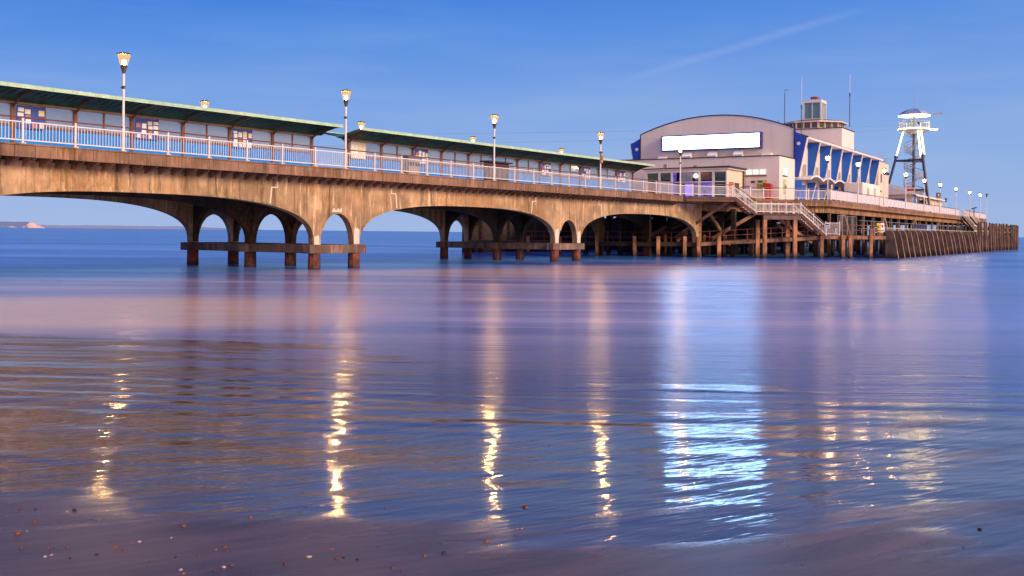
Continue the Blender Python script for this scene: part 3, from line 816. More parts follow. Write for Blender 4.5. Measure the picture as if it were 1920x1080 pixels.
# ------------------------------------------------------------------ outer stairs
E = Vector((.985, .17, 0)).normalized(); EN = Vector((-E.y, E.x, 0))
def flight(name, label, p0, p1, wd=1.7, mat=M_WHITE, smat=M_RUSTD, nbar=14, rail=True, extra=None):
    p0 = Vector(p0); p1 = Vector(p1); d = p1-p0; hd = Vector((d.x, d.y, 0)); nrm_ = Vector((-hd.y, hd.x, 0)).normalized()
    root = empty(name, p1, 0, label, 'stairs')
    o = p1; n = max(4, int(abs(d.z)/.18))
    for k, sg in enumerate((0, 1)):
        m_ = MB(); q = nrm_*wd*sg; m_.beam(p0+q-o+Vector((0,0,-.12)), p1+q-o+Vector((0,0,-.12)), .10, .28); m_.build('stringer', smat, root)
    m_ = MB()
    for i in range(n):
        c_ = p0+d*((i+.5)/n)+nrm_*wd/2-o; a = hd.normalized()*.14
        m_.beam(c_-a, c_+a, wd-.12, .05)
    m_.build('treads', smat, root)
    if rail:
        for sg in (0, 1):
            q = nrm_*wd*sg; up = Vector((0,0,1)); m_ = MB()
            m_.beam(p0+q-o+up*.95, p1+q-o+up*.95, .05, .06); m_.beam(p0+q-o+up*.18, p1+q-o+up*.18, .05, .06); m_.beam(p0+q-o+up*.56, p1+q-o+up*.56, .03, .03)
            for i in range(nbar+1):
                c_ = p0+q+d*(i/nbar)-o; r_ = .045 if i % 7 == 0 else .016
                m_.box(c_.x-r_, c_.x+r_, c_.y-r_, c_.y+r_, c_.z+(.0 if r_ > .03 else .18), c_.z+(1.15 if r_ > .03 else .95))
            b_ = m_.build('balustrade', mat, root)
            m_ = MB(); m_.beam(p0+q-o+up*1.17, p1+q-o+up*1.17, .08, .06); m_.build('handrail', M_HAND if mat is M_WHITE else mat, b_)
    return root
ZL = 4.40; ZW = 2.10
s0 = Vector((21.5, 99.35, ZD)); s1 = Vector((23.75, 99.75, ZL)); s2 = s1+E*4.65; s3 = Vector((s2.x+2.65, s2.y+.45, ZW+.1))
flight('stairs', 'upper flight of white railed stairs dropping from the platform to the landing', s0, s1)
flight('stairs', 'lower flight of white railed stairs from the landing to the walkway', s2, s3, nbar=14)
land = empty('stair_landing', s1, 0, 'raised landing between the two stair flights on two tall timber posts', 'landing')
L_ = s2-s1
m_ = MB(); m_.beam(E*-.05+EN*.85+Vector((0,0,-.08)), E*4.7+EN*.85+Vector((0,0,-.08)), 1.85, .16); m_.build('deck', M_RUSTD, land)
m_ = MB(); m_.beam(E*.75+EN*.1+Vector((0,0,-.40)), E*4.6+EN*.1+Vector((0,0,-.40)), .26, .40); m_.build('cross_beam', paint('landing_beam', (.17, .10, .10), .7, .3, 3), land)
for x_ in (.95, 4.1):
    for y_ in (.1, 1.8):
        c_ = E*x_+EN*y_; m_ = MB(); m_.box(c_.x-.19, c_.x+.19, c_.y-.19, c_.y+.19, -ZL-1, -.62); o = m_.build('post', M_PILE, land, bevel=.03)
railing('landing_railing', 'white barred railing along the front of the stair landing', [xy(s1), xy(s2)], ZL, 1.55, bars=9)
railing('landing_railing', 'white barred railing along the back of the stair landing', [xy(s1+EN*1.7), xy(s2+EN*1.7)], ZL, 1.55, bars=9)

# ------------------------------------------------------------------ lower walkway
walk = empty('lower_walkway', (24, 101.5, 0), 0, 'low timber landing walkway on posts just above the water', 'walkway')
WO = Vector((24, 101.5, 0))
wl = [(-4.5, 110.5, 1.20), (6.0, 106.2, 1.20), (13.6, 103.6, 1.20), (18.5, 102.4, 1.25), (21.0, 101.9, 1.45), (24.6, 101.6, 1.66), (28.0, 101.7, 1.86), (31.0, 102.4, ZW), (35.2, 103.2, ZW), (38.4, 105.2, ZW)]
for a, b in zip(wl[:-1], wl[1:]):
    a = Vector(a)-WO; b = Vector(b)-WO; d = (b-a); nn = Vector((-d.y, d.x, 0)).normalized()
    m_ = MB(); m_.beam(a, b-d.normalized()*.04, .22, .34); m_.build('front_beam', M_BEAM if a.x > -9 else M_DPILE, walk)  # darker timber under the pier, shade put into the colour
    m_ = MB(); m_.beam(a+nn*1.5+Vector((0,0,.21)), b+nn*1.5+Vector((0,0,.21)), 2.6, .07); m_.build('boards', M_DECK, walk)
    m_ = MB(); m_.beam(a+nn*2.9, b+nn*2.9, .2, .3); m_.build('back_beam', M_DPILE, walk)
# posts of the walkway
def at_y(u, v_ref_y):
    return Vector(((u-960)/1920*v_ref_y, v_ref_y, 0))
def wy(x):
    for a, b in zip(wl[:-1], wl[1:]):
        if a[0] <= x <= b[0]:
            f = (x-a[0])/(b[0]-a[0]); return a[1]+(b[1]-a[1])*f, a[2]+(b[2]-a[2])*f
    return wl[-1][1], wl[-1][2]
for u, top in ((1119, 2.0), (1189, 2.05), (1234, 2.05), (1284, 2.05), (1309, 2.05), (1348, 2.15), (1541, 3.15), (1580, 2.35), (1594, 2.30), (1633, 2.95), (990, 1.9), (1050, 1.9)):
    x = (u-960)/1920*103
    for _ in range(4): y, z = wy(x); x = (u-960)/1920*(y-.3)
    y -= .3
    m_ = MB(); r_ = .17+.02*random.random(); tl = random.uniform(-.06, .10)
    m_.beam((x-WO.x+tl, y-WO.y, -1), (x-WO.x, y-WO.y, top), r_*2, r_*2, (0,1,0)); m_.build('post', M_PILE, walk, bevel=.03)
    if u in (1309, 1348, 1234):
        m_ = MB(); m_.box(x-WO.x+1.1, x-WO.x+1.36, y-WO.y+3.2, y-WO.y+3.5, -1, top+.2); m_.build('post', M_PILE, walk)
# rails of the walkway
m_ = MB(); rt = []
for i, (a, b) in enumerate(zip(wl[:-1], wl[1:])):
    a = Vector(a)-WO+Vector((0,.15,.22)); b = Vector(b)-WO+Vector((0,.15,.22)); d = b-a; n = max(1, round(d.length/1.35))
    mm = MB()
    for h in (1.02, .5): mm.tube(a+Vector((0,0,h)), b+Vector((0,0,h)), .03)
    for j in range(n+1): p = a+d*(j/n); mm.box(p.x-.028, p.x+.028, p.y-.028, p.y+.028, p.z, p.z+1.04)
    mm.build('rail', M_RUST if i > 3 else paint('shaded_rail', (.20, .06, .04), .7), walk)  # rails under the pier get a dimmed paint with the shade in it
# continuing along the head behind the fenders
w2 = empty('side_walkway', H(-8, -4, ZW), HZ, 'lower walkway with pale rails running behind the fender piles', 'walkway')
m_ = MB(); m_.box(1, 86, .3, 3.2, -.12, 0); m_.build('boards', M_DECK, w2)
m_ = MB()
for h in (1.05, .55): m_.tube((0, 0, h), (86, 0, h), .035)
for j in range(44): m_.box(2*j-.03, 2*j+.03, -.03, .03, 0, 1.05)
m_.build('front_rail', M_ORW, w2)
m_ = MB()
for h in (1.9, 1.0): m_.tube((8, 3.4, h), (86, 3.4, h), .03)
for j in range(5, 44): m_.box(2*j-.025, 2*j+.025, 3.37, 3.43, 0, 1.9)
m_.build('back_rail', M_GALV, w2)
m_ = MB(); m_.box(42, 50, 3.6, 3.7, .2, 1.9); m_.build('tarpaulin', M_NAVY, w2)
# mesh gate panels near the stairs
gt = empty('mesh_fence', H(-9, -.5, ZW), HZ, 'thin wire mesh fence panels beside the foot of the stairs', 'fence')
for k in range(4):
    m_ = MB(); x0 = k*2.1
    m_.tube((x0, 0, 0), (x0, 0, 2.3), .025); m_.tube((x0+2, 0, 0), (x0+2, 0, 2.3), .025); m_.tube((x0, 0, 2.28), (x0+2, 0, 2.28), .02); m_.tube((x0, 0, .2), (x0+2, 0, .2), .02)
    for j in range(1, 14): m_.box(x0+j*.143-.004, x0+j*.143+.004, -.004, .004, .2, 2.28)
    m_.build('mesh_panel', M_GALV, gt)

# ------------------------------------------------------------------ fender piles
fd = empty('fender_wall', (38.8, 105, 0), 0, 'long row of dark weathered timber fender piles with curved tops', 'timber fender')
FO = Vector((38.8, 105, 0))
def fender_pile(p, d, nrm_, top, low=False, inn=.45):
    m_ = MB(); b = .75; n = 7; pr = []
    # profile in plane of nrm (outward): leaning out at the foot, curved head
    if inn < .3: outer = [(.42, -1.0), (.36, 0), (.24, top*.6), (.17, top-.12), (.05, top)]
    else: outer = [(.95, -1.0), (.82, 0), (.50, top*.62), (.36, top-.42), (.24, top-.15), (.02, top)]
    inner = [(-inn+.08, top-.05), (-inn, -1.0)] if inn > .3 else [(-inn, top-.12), (-inn, -1.0)]
    pts = outer+inner; hw = .19
    vs = [p+nrm_*h+d*s_*hw+Vector((0,0,z)) for s_ in (-1, 1) for h, z in pts]
    k = len(pts)
    m_.add([v-FO for v in vs], [tuple(range(k)), tuple(range(2*k-1, k-1, -1))]+[(i, k+i, k+(i+1) % k, (i+1) % k) for i in range(k)])
    m_.mi = [0, 0]+[1 if i < len(outer)-1 else 0 for i in range(k)]  # outer faces lighter, sides darker: sun and shade put into the timber colour
    return m_.build('fender_pile', [M_FENDD, M_BEAM], fd)
a = Vector((38.8, 105, 0)); b = Vector((71, 156, 0)); d = (b-a).normalized(); nn = Vector((d.y, -d.x, 0))
n = 20
for i in range(n):
    fender_pile(a+(b-a)*(i/n)+nn*random.uniform(-.1, .1), d, nn, 2.95+random.uniform(-.08, .08))
m_ = MB(); m_.beam(a-FO-nn*.62+Vector((0,0,1.4)), b-FO-nn*.62+Vector((0,0,1.4)), .16, 2.6); m_.build('backing_planks', M_DPILE, fd)
a = b; b = Vector((97.3, 197, 0)); d = (b-a).normalized(); nn = Vector((d.y, -d.x, 0))
for i in range(17):
    fender_pile(a+(b-a)*(i/17)+nn*random.uniform(-.1, .1), d, nn, 4.65+random.uniform(-.1, .1), inn=.12)
m_ = MB(); m_.beam(a-FO-nn*.65+Vector((0,0,1.1)), b-FO-nn*.65+Vector((0,0,1.1)), .16, 3.0); m_.build('backing_planks', M_DPILE, fd)
m_ = MB()
for h in (3.2, 4.0): m_.beam(a-FO-nn*.6+Vector((0,0,h)), b-FO-nn*.6+Vector((0,0,h)), .1, .12)
m_.build('rail', M_ORW, fd)
c2 = Vector((88, 212, 0))
m_ = MB(); m_.beam(b-FO+Vector((0,0,1.8)), c2-FO+Vector((0,0,1.8)), .5, 5.4); m_.build('end_planks', M_DPILE, fd)

fe = empty('fender_wall', (*xy(H(0, 36, 0)), 0), HZ, 'dark fender wall seen between the piles on the far side of the pier head', 'timber fender')
m_ = MB(); m_.box(-24, 112, 0, .3, -1, 4.4); m_.build('planks', M_DPILE, fe)
src = MB(); src.box(-.2, .2, -.5, -.01, -1, 4.7); sp0 = src.build('fender_pile', M_DPILE, fe)
for i in range(45): inst(sp0, fe, (-24+3*i+.0 if i else -21.01, 0, 0))
# far stairs up to deck
def far_flight(label, s_a, s_b):
    p0 = H(s_a, -.2, ZD); p1 = H(s_b, -3.6, ZW)
    return flight('side_stairs', label, p0, p1, 1.6, M_ORW, M_DPILE, 8)
far_flight('left one of the two dark side stairs near the outer end of the pier', 79.2, 76.0)
far_flight('right one of the two dark side stairs near the outer end of the pier', 81.3, 86.0)

# ================================================================== MAIN BUILDING
WL, WR = 25.2, 6.33         # far and near side walls in head frame
hall = empty('pier_theatre', H(-1.5, 15.8, ZD), HZ, 'big cream hall with an arched roof and blue finned side wall', 'building')
def hz_(w_, e=8.45, c_=10.35):      # arched top above deck level
    x_ = (w_-15.765)/9.435; return e+(c_-e)*(1-abs(x_)**2.05)
def hb(s0_, s1_, w0, w1, z0, z1): return MB().box(s0_+1.5-0, s1_+1.5, w0-15.8, w1-15.8, z0, z1)
n = 28; wsx = [WR+(WL-WR)*i/n for i in range(n+1)]
m_ = MB(); top = [(q-15.8, hz_(q)) for q in wsx]
m_.prof([(WR-15.8, 0)]+[top[0]]+top[1:]+[(WL-15.8, 0)], 0, .4, 'x'); m_.build('front_wall', M_CREAM2, hall)
m_ = MB()
for a, b in zip(top[:-1], top[1:]): m_.beam((.18, a[0], a[1]+.05), (.18, b[0], b[1]+.05), .5, .12)
m_.box(-.07, .43, WR-15.8-.12, WR-15.8-.003, 5.0, 8.5); m_.box(-.07, .43, WL-15.8+.003, WL-15.8+.12, 5.0, 8.5)
m_.build('arch_trim', M_NAVY, hall)
# barrel roof and body
m_ = MB(); low = [(q-15.8, hz_(q, 7.9, 9.9)) for q in wsx]
m_.prof([(WR+.02-15.8, 0)]+low+[(WL-.02-15.8, 0)], .42, 39.3, 'x'); body = m_.build('side_walls', M_CREAM, hall)
# sloping eaves roof on both sides
for sg, W_ in ((1, WR), (-1, WL)):
    m_ = MB()
    wi = W_-15.8+sg*.4; wo = W_-15.8-sg*1.50
    m_.prof([(wi, 8.22), (wo, 7.50), (wo, 7.36), (wi, 7.95)], .45, 39.4, 'x'); rf = m_.build('eaves_roof', M_ROOF, hall)
    m_ = MB(); m_.box(.42, 39.45, min(wo-sg*.01, wo-sg*.09), max(wo-sg*.01, wo-sg*.09), 7.22, 7.48); m_.build('eaves_fascia', M_WHITE, rf)
    m_ = MB(); m_.prof([(wi-sg*.42, 7.9), (wo+sg*.02, 7.33), (wo+sg*.02, 7.25), (wi-sg*.42, 7.25)], .5, 39.3, 'x'); m_.build('soffit', M_CREAM, rf)
    # end wing: tapering cobalt blade flush with the facade
    m_ = MB(); r0 = W_-15.8-sg*.004
    m_.prof([(r0, 2.9), (r0-sg*.62, 2.9), (wo+sg*.02, 7.34), (r0, 8.1)], .05, .40, 'x'); m_.build('end_wing', M_BLUE2, hall)
    m_ = MB(); m_.beam((.22, r0-sg*.63, 2.9), (.22, wo-sg*.01, 7.36), .40, .10); m_.build('wing_edge', M_WHITE, hall)
    for i in range(1, 8):
        s_ = .4+5.40*i*.99
        m_ = MB(); m_.prof([(r0, 3.0), (r0-sg*.60, 3.0), (wo+sg*.12, 7.24), (r0, 7.24)], s_, s_+.14, 'x'); f_ = m_.build('fin', M_BLUE, hall)
        m_ = MB(); m_.beam((s_+.08, r0-sg*.62, 3.0), (s_+.08, wo+sg*.08, 7.22), .22, .10); m_.build('fin_edge', M_WHITE, f_)
        m_ = MB(); m_.prof([(r0, 0), (r0-sg*.35, 0), (r0-sg*1.0, 2.55), (r0, 2.55)], s_, s_+.14, 'x'); f_ = m_.build('lower_fin', M_BLUE, hall)
        m_ = MB(); m_.beam((s_+.08, r0-sg*.38, 0), (s_+.08, r0-sg*1.02, 2.55), .20, .08); m_.build('fin_edge', M_WHITE, f_)
    m_ = MB(); m_.prof([(r0, 0), (r0-sg*.35, 0), (r0-sg*1.0, 2.55), (r0, 2.55)], .05, .35, 'x'); m_.build('lower_fin', M_BLUE, hall)
    # windows high between the fins, doors below
    for i in range(7):
        s_ = .4+5.346*i
        m_ = MB(); m_.box(s_+1.2, s_+4.6, min(r0, r0-sg*.05), max(r0, r0-sg*.05), 3.2, 4.6); m_.build('window', paint('pale_window', (.35, .33, .30), .3), hall)
        m_ = MB(); m_.box(s_+2.0, s_+4.4, min(r0, r0-sg*.06), max(r0, r0-sg*.06), .1, 2.2); m_.build('door', M_BLUE, hall)
    # scalloped canopy
    m_ = MB(); nn_ = 7*14; q0, q1 = .45, .45+5.346*7
    xs_ = [q0+(q1-q0)*i/nn_ for i in range(nn_+1)]
    zz_ = [2.62+.42*abs(math.sin(math.pi*(x_-q0)/5.346))**.9 for x_ in xs_]
    ya, yb = sorted((r0-sg*.002, r0-sg*1.85))
    m_.strip(xs_, zz_, [z+.17 for z in zz_], ya, yb); m_.build('scalloped_canopy', M_WHITE, hall)
# round clock-like light on each wing
for w_ in (WR-.55, WL+.55):
    m_ = MB(); m_.tube((.02, w_-15.8, 6.7), (-.06, w_-15.8, 6.7), .20, 16); m_.build('roundel', M_WHITE, hall)
# seaward end block
m_ = MB(); m_.box(39.5, 46.5, WR-15.8-.9, WL-15.8+.9, 0, 7.15); eb = m_.build('end_block', M_CREAM, hall)
m_ = MB()
for h in (.5, .95): m_.tube((39.6, WR-16.6, 7.15+h), (46.4, WR-16.6, 7.15+h), .025); m_.tube((46.4, WR-16.6, 7.15+h), (46.4, WR-12, 7.15+h), .025)
for j in range(8): m_.tube((39.6+j*.97, WR-16.6, 7.15), (39.6+j*.97, WR-16.6, 8.1), .02)
m_.build('roof_rail', M_GALV, eb)
m_ = MB(); m_.box(41, 41.7, WR-16.76, WR-16.703, 4.2, 5.4); m_.build('window', M_BGLASS, eb)
m_ = MB(); m_.box(44, 44.3, WR-16.95, WR-16.703, 5.5, 5.9); m_.build('wall_light', M_DARK, eb); m_ = MB(); m_.box(45.5, 45.8, WR-16.95, WR-16.703, 5.5, 5.9); m_.build('wall_light', M_DARK, eb)
# big lightbox sign
sg_ = empty('lightbox_sign', H(-1.5, 16.05, ZD+6.3), HZ, 'long blank white glowing lightbox sign on the arched facade', 'sign')
m_ = MB(); m_.box(-.72, -.005, -6.15, 6.15, 0, 1.85); m_.build('sign_case', paint('violet_case', (.035, .02, .22), .4), sg_)
m_ = MB(); m_.box(-.745, -.725, -5.97, 5.97, .15, 1.70); m_.build('sign_face', M_SIGN, sg_)
# floodlight vents above the annex
for i, u in enumerate((22.1, 18.9, 15.75, 12.6, 9.3)):
    v_ = empty('roof_vent', H(-1.5, u, ZD+5.02), HZ, ['leftmost flat cream hood under the big sign', 'cream hood under the left half of the sign', 'cream hood under the middle of the sign', 'cream hood under the right half of the sign', 'flat cream hood right of the sign end'][i], 'roof vent', 'cream hoods in a row under the sign')
    h_ = 1.1 if i in (1, 2, 3) else .70
    m_ = MB(); m_.prof([(-.005, 0), (-.9, 0), (-.9, h_*.55), (-.5, h_), (-.005, h_)], -.55, .55, 'y'); m_.build('hood', M_CREAM2, v_)
    m_ = MB(); m_.box(-.93, -.905, -.5, .5, .04, h_*.5); m_.build('grille', paint('vent_face', (.55, .50, .48), .6), v_)
# annex
ax_ = empty('annex', H(-7.3, 16, ZD), HZ, 'flat roofed cream annex below the arched facade', 'building')
m_ = MB(); m_.box(0, 5.78, 6.17-16, 10.3, 0, 4.92); m_.build('walls', M_CREAM2, ax_)
m_ = MB(); m_.box(-.08, 5.75, 6.17-16-.08, 10.4, 4.925, 5.03); m_.build('roof', M_ROOF, ax_)
w_ = MB(); w_.box(-.06, -.004, 7.62-16, 9.95-16, 2.90, 3.55); fr = w_.build('window', M_WHITEW, ax_)
for a in (7.70, 8.48, 9.24):
    m_ = MB(); m_.box(-.075, -.062, a-16, a-16+.62, 2.97, 3.48); m_.build('pane', M_WARMW, fr)
m_ = MB(); m_.box(-.14, -.004, 7.55-16, 10.0-16, 2.75, 2.84); m_.build('window_sill', M_DARK, ax_)
m_ = MB(); m_.box(1.2, 2.6, 6.17-16-.05, 6.17-16-.004, 2.9, 3.7); fr = m_.build('window', M_WHITEW, ax_)
m_ = MB(); m_.box(1.3, 1.86, 6.17-16-.062, 6.17-16-.052, 3.0, 3.6); m_.box(1.95, 2.5, 6.17-16-.062, 6.17-16-.052, 3.0, 3.6); m_.build('pane', M_WARMW, fr)
m_ = MB(); m_.box(1.1, 2.7, 6.17-16-.13, 6.17-16-.004, 2.78, 2.86); m_.build('window_sill', M_DARK, ax_)
# notice boards
nb_ = empty('notice_board', H(-7.36, 8.7, ZD+1.1), HZ, 'lilac and yellow poster boards under the annex window', 'notice board')
m_ = MB(); m_.box(-.03, .05, -.05, 1.2, 0, 1.25); m_.build('white_board', paint('lilac', (.60, .54, .72), .5), nb_)
m_ = MB(); m_.box(-.03, .05, -1.2, -.06, 0, 1.25); b2 = m_.build('poster', paint('lime_poster', (.55, .55, .16), .5), nb_)
m_ = MB(); m_.cur = 0; m_.box(-.04, -.031, -1.15, -.75, .1, .9); m_.cur = 1; m_.box(-.04, -.031, -.65, -.45, .3, .8); m_.cur = 2; m_.box(-.04, -.031, -.4, -.15, .3, .8); m_.cur = 0; m_.box(-.04, -.031, -.7, -.2, .95, 1.15); m_.cur = 0; m_.box(-.04, -.031, .15, .6, .9, 1.15)
m_.build('pictures', [M_NAVY, paint('teal', (.03, .2, .3), .5), paint('olive', (.25, .22, .05), .5)], b2)
gb = empty('poster', H(-5.3, 6.1, ZD+.9), HZ, 'pale green poster on the lit side of the annex', 'poster')
m_ = MB(); m_.box(-.5, .5, -.03, .05, 0, 1.6); m_.build('sheet', paint('pale_green', (.55, .62, .38), .5), gb)
m_ = MB(); m_.box(-.3, -.05, -.042, -.032, .5, 1.0); m_.box(.05, .3, -.042, -.032, .4, .9); m_.build('print', paint('green_ink', (.06, .16, .06), .5), gb)
rb = empty('red_booth', H(-8.6, 7.0, ZD), HZ, 'red dome topped booth by the annex corner', 'booth')
m_ = MB(); m_.box(-.4, .4, -.45, .45, 0, 1.0); m_.build('booth_body', M_RED, rb)
m_ = MB(); m_.prof([(-.5, 1.005), (.5, 1.005), (.5, 1.6), (.40, 1.8), (.2, 1.9), (-.2, 1.9), (-.40, 1.8), (-.5, 1.6)], -.42, .42, 'x'); m_.build('booth_top', M_RED, rb, bevel=.05)
# cafe
cf = empty('glazed_cafe', H(-12.5, 15, ZD), HZ, 'low glazed cafe with purple lit interior and dark flat roof', 'cafe')
yb0, yb1 = 10.18-15, 19.6-15
m_ = MB(); m_.box(.10, 5.18, yb0+.1, yb1, 0, .9); m_.box(2.6, 5.18, yb0+.1, yb1, .9, 3.3); m_.build('back_wall', paint('cafe_inside', (.10, .07, .20), .7), cf)
m_ = MB(); m_.box(-.35, 5.15, yb0-.3, yb1+.2, 3.30, 3.42); m_.build('roof_edge', M_WHITEW, cf)
m_ = MB(); m_.prof([(yb0-.45, 3.425), (yb1+.3, 3.425), (yb1+.3, 3.50), (yb0-.45, 3.62)], -.5, 5.1, 'x'); m_.build('roof', M_ROOF, cf)
m_ = MB(); m_.box(1, 1.4, 2.5, 2.9, 3.6, 4.05); m_.box(1, 1.3, -1.0, -.6, 3.6, 3.85); m_.build('roof_fan', M_GREY, cf)
def ux(u): return 10.18-15+(1362.5-u)*(9.42/152.5)
cols = [1362.5, 1338, 1312.5, 1261, 1237, 1212]
for u in cols:
    m_ = MB(); m_.box(-.06, .10, ux(u)-.13 if u < 1362 else ux(u), ux(u)+.13, 0, 3.29); m_.build('mullion', M_WHITEW, cf)
def cpane(u0, u1, z0, z1, mat, nm='pane'):
    m_ = MB(); m_.box(.0, .04, ux(u1)+.14, ux(u0)-.14, z0, z1); return m_.build(nm, mat, cf)
teal_g = paint('dark_teal_pane', (.02, .06, .08), .15)  # glossy dark teal pane colour
cpane(1338, 1362.5, 2.05, 3.0, teal_g); cpane(1338, 1362.5, .2, 1.9, teal_g)
cpane(1312.5, 1338, 2.2, 3.0, paint('maroon_pane', (.10, .03, .04), .2)); cpane(1312.5, 1338, .2, 2.05, M_PURP)
cpane(1261, 1272, .2, 3.0, M_PURP); cpane(1273, 1302, 2.0, 3.0, paint('lilac_pane', (.30, .32, .45), .2)); cpane(1302, 1312.5, .2, 3.0, M_PURP2)
cpane(1273, 1287, .2, 1.9, M_PURP2); cpane(1284, 1302, .2, 1.85, emis('violet_glow', (.25, .18, .95), 1.0))
cpane(1237, 1261, 2.2, 3.0, M_BGLASS); cpane(1237, 1261, .2, 2.1, paint('pale_poster', (.50, .50, .60), .4))
cpane(1212, 1237, 2.0, 3.0, paint('green_blind', (.05, .13, .07), .5)); cpane(1212, 1237, .2, 1.9, paint('brown_wood_panel', (.28, .13, .06), .6))
m_ = MB()
for u0, u1 in ((1338, 1362.5), (1312.5, 1338), (1261, 1312.5), (1237, 1261), (1212, 1237)):
    m_.box(-.05, .06, ux(u1)+.14, ux(u0)-.14, 1.92, 2.02); m_.box(-.05, .06, ux(u1)+.14, ux(u0)-.14, 3.02, 3.29)
m_.build('transoms', M_WHITEW, cf)
m_ = MB(); m_.lathe([(.03, 2.35), (.25, 2.45), (.30, 2.62), (.20, 2.82), (.03, 2.9)], 12, (-.3, ux(1307))); m_.build('globe_light', M_WARMW, cf, smooth=True)
# side of cafe
m_ = MB(); m_.box(.11, 5.18, yb0, yb0+.08, 1.95, 3.29); m_.box(.11, .5, yb0, yb0+.08, 0, 1.94); m_.box(3.9, 5.18, yb0, yb0+.08, 0, 1.94); m_.build('side_wall', M_CREAM, cf)
m_ = MB(); m_.box(.55, 2.1, yb0+.01, yb0+.06, .1, 1.9); dd = m_.build('poster_window', paint('coral_poster', (.55, .16, .08), .5), cf)
m_ = MB(); m_.box(2.3, 3.8, yb0+.01, yb0+.06, .1, 1.9); m_.build('poster_window', paint('dim_poster', (.10, .08, .05), .5), cf)
m_ = MB(); m_.box(2.12, 2.28, yb0-.02, yb0+.07, 0, 1.94); m_.build('door_post', M_WHITEW, cf)
m_ = MB(); m_.tube((4.9, yb0-.1, 0), (4.9, yb0-.1, 3.3), .07); m_.build('drainpipe', M_DARK, cf)
# tall block, lookout rotunda
tw = empty('roof_block', H(32.4, 16, ZD), HZ, 'tall plain cream block rising behind the arched roof', 'building')
m_ = MB(); m_.box(0, 7.2, 9.33-16, 22.5-16, 6.5, 11.75); m_.build('walls', M_CREAM2, tw)
m_ = MB(); m_.box(-.1, 7.3, 9.23-16, 22.6-16, 11.755, 11.87); m_.build('roof', M_ROOF, tw)
rt_ = empty('lookout_rotunda', H(36.4, 14.3, ZD+11.87), HZ, 'eight sided lookout with ribbon windows and a glass cabin on top', 'lookout')
def ngon(r, n=8, off=.39): return [(r*math.cos(off+2*math.pi*i/n), r*math.sin(off+2*math.pi*i/n)) for i in range(n)]
m_ = MB(); m_.prism(ngon(4.1), 0, .9); m_.build('ribbon_window', M_BGLASS, rt_)
m_ = MB()
for i, (x_, y_) in enumerate(ngon(4.15)): m_.box(x_-.12, x_+.12, y_-.12, y_+.12, 0, .9)
pg = ngon(4.14)
for i in range(8):
    a, b = pg[i], pg[(i+1) % 8]
    for f in (.33, .67): x_, y_ = a[0]+(b[0]-a[0])*f, a[1]+(b[1]-a[1])*f; m_.beam((x_, y_, 0), (x_, y_, .9), .2, .2)
    m_.beam((a[0], a[1], .03), (b[0], b[1], .03), .15, .14)
m_.build('window_posts', M_CREAM, rt_)
m_ = MB(); m_.prism(ngon(4.8), .905, 1.12); m_.build('roof', M_CREAM, rt_)
m_ = MB(); a = ngon(4.85); b = ngon(2.4)
m_.add([(x_, y_, 1.125) for x_, y_ in a]+[(x_, y_, 1.5) for x_, y_ in b], [(i, (i+1) % 8, 8+(i+1) % 8, 8+i) for i in range(8)]+[tuple(range(8, 16))]+[tuple(range(7, -1, -1))]); m_.build('upper_roof', M_ROOF, rt_)
cb = MB(); cb.box(-1.45, 1.45, -1.3, 1.3, 1.51, 1.7); cb.box(-1.5, 1.5, -1.35, 1.35, 4.05, 4.5)
for x_, y_ in ((-1.4, -1.25), (1.4, -1.25), (-1.4, 1.25), (1.4, 1.25)): cb.box(x_-.09, x_+.09, y_-.09, y_+.09, 1.7, 4.05)
for k in range(-2, 3): cb.box(k*.47-.04, k*.47+.04, -1.32, -1.22, 1.7, 4.05)
cb.box(-1.45, -1.36, -.05, .05, 1.7, 4.05); cb.build('cabin_frame', M_WHITE, rt_)
m_ = MB(); m_.box(-1.36, 1.36, -1.21, 1.21, 1.71, 4.04); m_.build('cabin_glass', glass_mat('cabin_glass', (.10, .22, .26), .1, .75), rt_)
m_ = MB(); m_.box(-.6, .7, -.5, .5, 4.51, 5.05); m_.build('cabin_hatch', paint('brick_red', (.25, .07, .05), .6), rt_, bevel=.08)
def mast(pt, z0, z1, label, cross=False, up=.55):
    r_ = empty('antenna_mast', (pt.x, pt.y, z0), 0, label, 'antenna')
    m_ = MB(); zm = (z1-z0)*up; m_.tube((0,0,0), (0,0,zm), .055); m_.build('lower_pole', M_DARK, r_)
    m_ = MB(); m_.tube((0,0,zm), (0,0,z1-z0), .03); m_.build('whip', M_WHITE if not cross else M_DARK, r_)
    m_ = MB()
    if cross: m_.tube((0, 0, z1-z0-.05), (.5, .1, z1-z0-.05), .04); m_.tube((-1.0, -.2, 1.1), (0, 0, 1.1), .04); m_.tube((-.95, -.2, .8), (-.95, -.2, 1.6), .03)
    else: m_.lathe([(.09, zm-.3), (.09, zm+.2)], 8)
    m_.build('fitting', M_DARK, r_)
def atu(u, Y): return Vector(((u-960)/1920*Y, Y, 0))
mast(atu(1500.5, 140), 13.8, 24.0, 'tall thin whip antenna standing left of the glass cabin', up=.6)
mast(atu(1591, 145), 17.7, 25.1, 'tall thin whip antenna on the corner of the tall block', up=.62)
mast(atu(1469, 150), 17.5, 23.6, 'slim dark wind vane mast left of the lookout with a crossbar', True, up=.9)
